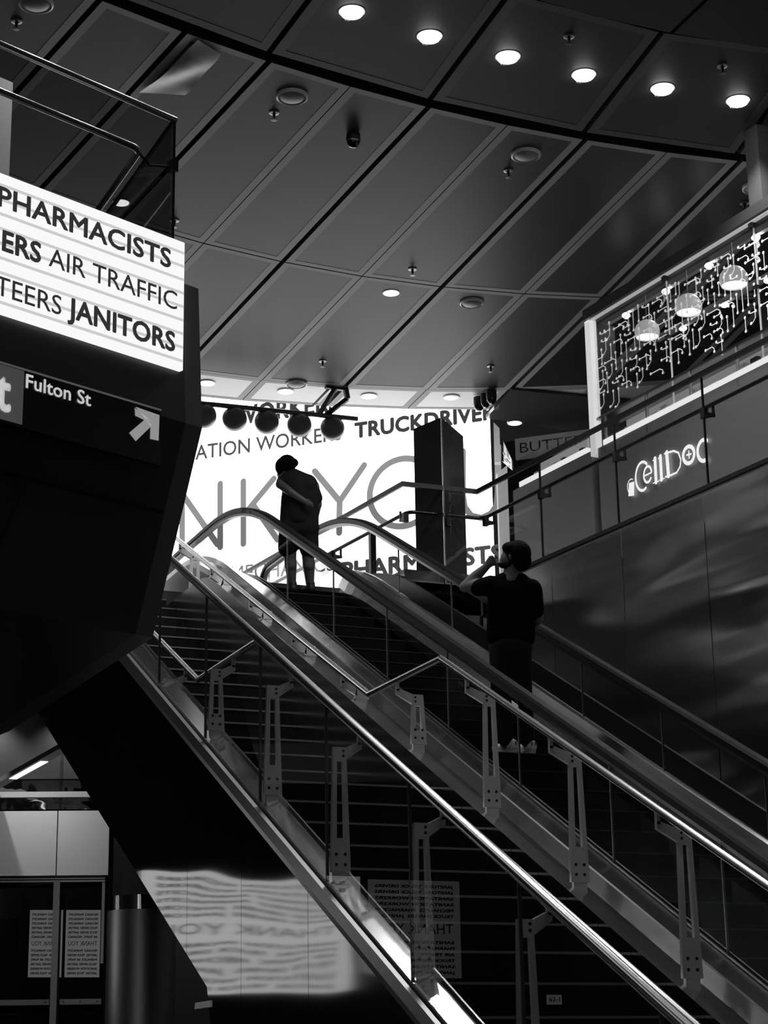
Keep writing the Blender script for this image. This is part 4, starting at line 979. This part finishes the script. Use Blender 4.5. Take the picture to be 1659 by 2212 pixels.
capsule(bm, J(1106, 1222), J(1104, 1252), .062, .075); capsule(bm, J(1104, 1252), J(1104, 1370), .08, .09); capsule(bm, J(1060, 1264), J(1150, 1272), .05, .05); capsule(bm, J(1052, 1262, .02), J(1062, 1264), .05, .05); capsule(bm, J(1150, 1272), J(1155, 1290), .05, .05)
for a, b, c in (((1090, 1385), (1083, 1500), (1092, 1588)), ((1118, 1385), (1129, 1500), (1139, 1590))): capsule(bm, J(*a), J(*b), .08, .06); capsule(bm, J(*b), J(*c), .06, .045)
capsule(bm, J(1104, 1370), J(1104, 1385), .1, .1)
el = J(1004, 1268, .10); capsule(bm, J(1052, 1262, .02), el, .058, .046); capsule(bm, el, J(1028, 1245, .11), .046, .048); capsule(bm, J(1028, 1245, .11), J(1053, 1222, .08), .048, .030)
capsule(bm, J(1051, 1223, .08), J(1060, 1213, .07), .032, .036); ellip(bm, J(1060, 1213, .06), .036, .03, .042)
for i, (x, y) in enumerate(((1057, 1203), (1061, 1207.5), (1063, 1212.5), (1064, 1217.5))):
    capsule(bm, J(x, y, .03), J(x + 6.5 - i * .5, y - 1.5, .02), .0105, .010, 8, 3); capsule(bm, J(x + 6.5 - i * .5, y - 1.5, .02), J(x + 9 - i * .6, y + 1, .06), .010, .009, 8, 3)
capsule(bm, J(1058, 1222, .06), J(1068, 1221, .10), .012, .010, 8, 3); capsule(bm, J(1068, 1221, .10), J(1073, 1216, .10), .010, .009, 8, 3)
er = J(1162, 1338, .03); capsule(bm, J(1155, 1290), er, .055, .044); wr2 = J(1142, 1358, .24); capsule(bm, er, wr2, .044, .03)
capsule(bm, wr2, J(1134, 1362, .30), .03, .036)
for i in range(4): capsule(bm, J(1133 - i * 1.5, 1357 + i * 4, .31), J(1126 - i, 1360 + i * 4, .37), .010, .009, 8, 3)
capsule(bm, J(1138, 1352, .28), J(1133, 1350, .36), .011, .009, 8, 3)
for a, b in (((1092, 1585), (1096, 1612)), ((1139, 1588), (1143, 1612))): capsule(bm, J(*a), J(*b), .046, .042)
fuse(bm, 'body', SKIN, m1, .009, 4)
bm = B()   # hair
ellip(bm, J(1120, 1196, -.01), .106, .108, .112); ellip(bm, J(1126, 1212, -.02), .085, .085, .085); ellip(bm, J(1103, 1183, -.005), .072, .085, .05); ellip(bm, J(1125, 1224, -.02), .055, .05, .04)
h = fuse(bm, 'hair', HAIR, m1, .009, 4)
bm = B(); ellip(bm, J(1086, 1219.5, .03), .036, .048, .032); ellip(bm, J(1094, 1221, .0), .040, .06, .034); ellip(bm, J(1102, 1216, -.02), .022, .05, .045); fuse(bm, 'beard', HAIR, m1, .008, 3)
bm = B()   # tee
for x0, x1, r0, r1 in ((1083, 1081, .115, .115), (1128, 1126, .115, .115), (1105, 1104, .12, .12)): capsule(bm, J(x0, 1278), J(x1, 1363), r0, r1)
capsule(bm, J(1058, 1266, .0), J(1148, 1272), .075, .085); capsule(bm, J(1085, 1256), J(1125, 1257), .07, .075); capsule(bm, J(1104, 1245), J(1106, 1262), .07, .09)
capsule(bm, J(1060, 1264), J(1034, 1270, .05), .082, .072); capsule(bm, J(1150, 1276), J(1157, 1318, .01), .085, .072)
capsule(bm, J(1080, 1340), J(1078, 1374), .105, .108); capsule(bm, J(1126, 1340), J(1128, 1376), .105, .108)
fuse(bm, 'tee_shirt', TEE, m1, .012, 5)
bm = B()   # jeans
capsule(bm, J(1088, 1395), J(1118, 1396), .125, .125); capsule(bm, J(1084, 1402), J(1082, 1500), .108, .082); capsule(bm, J(1082, 1500), J(1092, 1596), .082, .066)
capsule(bm, J(1121, 1402), J(1129, 1500), .105, .08); capsule(bm, J(1129, 1500), J(1139, 1598), .08, .064)
fuse(bm, 'jeans', JEAN, m1, .012, 4)
for nm, heel, toe in (('sneaker', J(1108, 1614, -.03), J(1070, 1617, .10)), ('sneaker', J(1148, 1615, -.03), J(1124, 1617, .18))):
    bm = B(); up = V((0, 0, 1))
    capsule(bm, heel, heel.lerp(toe, .55), .045, .042); capsule(bm, heel.lerp(toe, .5), toe, .042, .034); capsule(bm, heel, heel + up * .028, .046, .042); capsule(bm, heel + up * .02, heel.lerp(toe, .5) + up * .014, .04, .034)
    sh = fuse(bm, nm, SHOE, m1, .008, 8)
    t = (toe - heel); t.z = 0; L = t.length; t.normalize(); sd = V((t.y, -t.x, 0)); bm = B(); z0 = ZF
    ring = []
    for k in range(20):
        a = 2 * math.pi * k / 20; w = .048 - .006 * math.cos(a); c = heel.lerp(toe, .5); ring.append(V((c.x, c.y, 0)) + t * ((L / 2 + .045) * math.cos(a)) + sd * (w * math.sin(a)))
    zb = 14 * TE + CN
    prism(bm, [V((p.x, p.y, zb + .002)) for p in ring], (0, 0, .032)); obj('sole', bm, SOLE, sh)
    bm = B()
    for dx in (-.018, .012): box(bm, heel - t * .043 + sd * dx + up * .012, sd * .008, t * -.004, up * .028)
    obj('heel_mark', bm, BLACK, sh)
b0, b1 = J(1056, 1207, .06), J(1079.5, 1211, .055); ax = (b1 - b0)
bt = thing('drink_bottle', 'small clear drink bottle in the raised hand of the man on the escalator', 'bottle', tuple(b0))
bm = B(); L = ax.length; lathe(bm, b0 - ax * .3, [(0, 0), (.028, .0), (.03, .01), (.03, L * .75), (.014, L * 1.05), (.012, L * 1.3), (0, L * 1.3)], ax, 20); obj('bottle', bm, glassmat('bottle_plastic', .8, 1.0), bt, True)

foot2 = aX(645, 1279, 6.86); D2 = foot2.dot(CF)
def K(x, y, d=0.): return aD(x, y, D2 + d)
m2 = thing('person', 'stooped person in dark shirt and shorts at the escalator top, one arm behind the back', 'person', tuple(foot2))
bm = B()
ellip(bm, K(617, 1006, .05), .092, .10, .11); ellip(bm, K(610, 1024, .10), .06, .07, .07); capsule(bm, K(622, 1020, .04), K(634, 1036), .065, .075)
ellip(bm, K(603, 1022, .12), .018, .02, .03)
capsule(bm, K(612, 1034, .0), K(606, 1046, -.06), .062, .055); capsule(bm, K(606, 1046, -.06), K(626, 1062, -.16), .052, .045); capsule(bm, K(626, 1062, -.16), K(660, 1084, -.19), .042, .032)
ellip(bm, K(666, 1088, -.19), .045, .02, .035)
for i in range(4): capsule(bm, K(668 + i * .7, 1084 + i * 3, -.19), K(675 + i * .3, 1086 + i * 3, -.18), .011, .009, 8, 3)
capsule(bm, K(662, 1082, -.2), K(668, 1078, -.2), .012, .01, 8, 3)
capsule(bm, K(678, 1050), K(686, 1090, .02), .06, .05); capsule(bm, K(686, 1090, .02), K(678, 1134, .08), .046, .032); ellip(bm, K(676, 1142, .10), .035, .03, .045)
for i in range(4): capsule(bm, K(673 + i * 2, 1147, .09), K(672 + i * 2, 1157, .12), .010, .009, 8, 3)
capsule(bm, K(671, 1140, .11), K(667, 1149, .13), .011, .009, 8, 3)
capsule(bm, K(636, 1038), K(645, 1130), .11, .11); capsule(bm, K(630, 1140), K(660, 1140), .10, .10); capsule(bm, K(634, 1030), K(670, 1050), .06, .06); capsule(bm, K(625, 1140), K(624, 1170), .09, .085); capsule(bm, K(664, 1140), K(664, 1170), .09, .085)
capsule(bm, K(624, 1170), K(627, 1208), .085, .066); capsule(bm, K(627, 1208), K(628, 1222, -.01), .066, .068); capsule(bm, K(628, 1222), K(631, 1268), .066, .040)
capsule(bm, K(664, 1170), K(666, 1208), .085, .066); capsule(bm, K(666, 1208), K(667, 1222, -.01), .066, .068); capsule(bm, K(667, 1222), K(670, 1270), .066, .040)
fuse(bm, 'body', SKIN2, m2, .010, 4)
bm = B(); ellip(bm, K(620, 1002, .03), .102, .108, .102); ellip(bm, K(631, 1000, -.01), .07, .07, .055); ellip(bm, K(610, 1008, .05), .08, .09, .10); fuse(bm, 'hair', HAIR, m2, .010, 4)
bm = B()
capsule(bm, K(628, 1040), K(662, 1048), .12, .125); capsule(bm, K(640, 1052), K(646, 1110), .16, .165); capsule(bm, K(630, 1075), K(628, 1140), .115, .125); capsule(bm, K(664, 1070), K(664, 1140), .125, .125)
capsule(bm, K(622, 1032), K(610, 1042, -.03), .075, .07); capsule(bm, K(670, 1048), K(683, 1076, .01), .085, .072); capsule(bm, K(634, 1028), K(650, 1040), .085, .11)
fuse(bm, 'shirt', SHIRT2, m2, .014, 5)
bm = B()
capsule(bm, K(632, 1140), K(662, 1140), .14, .14); capsule(bm, K(626, 1145), K(621, 1184), .12, .105); capsule(bm, K(664, 1145), K(668, 1186), .12, .105)
fuse(bm, 'shorts', SHORT, m2, .014, 4)
for hx, tx in ((631, 622), (670, 661)):
    hp, tp = K(hx + 2, 1272, -.03), K(tx, 1274, .16); bm = B(); capsule(bm, hp, hp.lerp(tp, .5), .048, .045); capsule(bm, hp.lerp(tp, .5), tp, .045, .036); capsule(bm, hp, hp + V((0, 0, .06)), .045, .042)
    fuse(bm, 'shoe', mat('dark_shoe', .03, .5), m2, .010, 3)

# ================================================================== UNSEEN LAMPS ADDED TO LIGHT THE HALL
for i, (x, y) in enumerate(((3.2, 9.5), (6.2, 9.2), (9.0, 9.2), (4.5, 6.0), (7.5, 6.0))):  # ceiling lamps added out of view to light the stair and hall
    p = V((x, y, ZC)); d = thing('downlight', 'unseen fill downlight added over the foot of the escalator', 'ceiling light', tuple(p), 'fill downlights added over the escalator foot')
    bm = B(); lathe(bm, p, [(.106, -.002), (.09, .02), (.05, .03), (0, .035)]); obj('lens', bm, LAMPM, d, True)
    spotlamp(p + V((0, 0, -.07)), 50, 2.0, parent=d)

for i, sx in enumerate((-.75, .15)):  # lamps added above the doors to brighten the transom panels
    p = Dp(sx, .55, 4.25); d = thing('downlight', 'small unseen lamp added to brighten the door panels', 'ceiling light', tuple(p), 'unseen lamps added over the doors')
    bm = B(); lathe(bm, p, [(.05, -.1), (.06, -.1), (.06, .05), (.05, .05), (.05, -.1)]); obj('can', bm, BLACK, d, True)
    spotlamp(p, 120, 1.5, 'added_wash_beam', d, tuple(-DN * .28 + V((0, 0, -1))), .03)
# unseen lit screens added behind the camera to light the steel fronts
for x0, w in ((-6.5, 6.0), (1.2, 6.5)):
    c = V((x0 + w, -8.6, 3.2))
    screen('added_video_wall', 'unseen lit video wall added to brighten the hall, %s' % ('toward the doors' if x0 < 0 else 'toward the shops'), c, (-1, 0, 0), (0, 0, 1), w, 4.2, emat('added_wall_glow', .6), 5, .2)
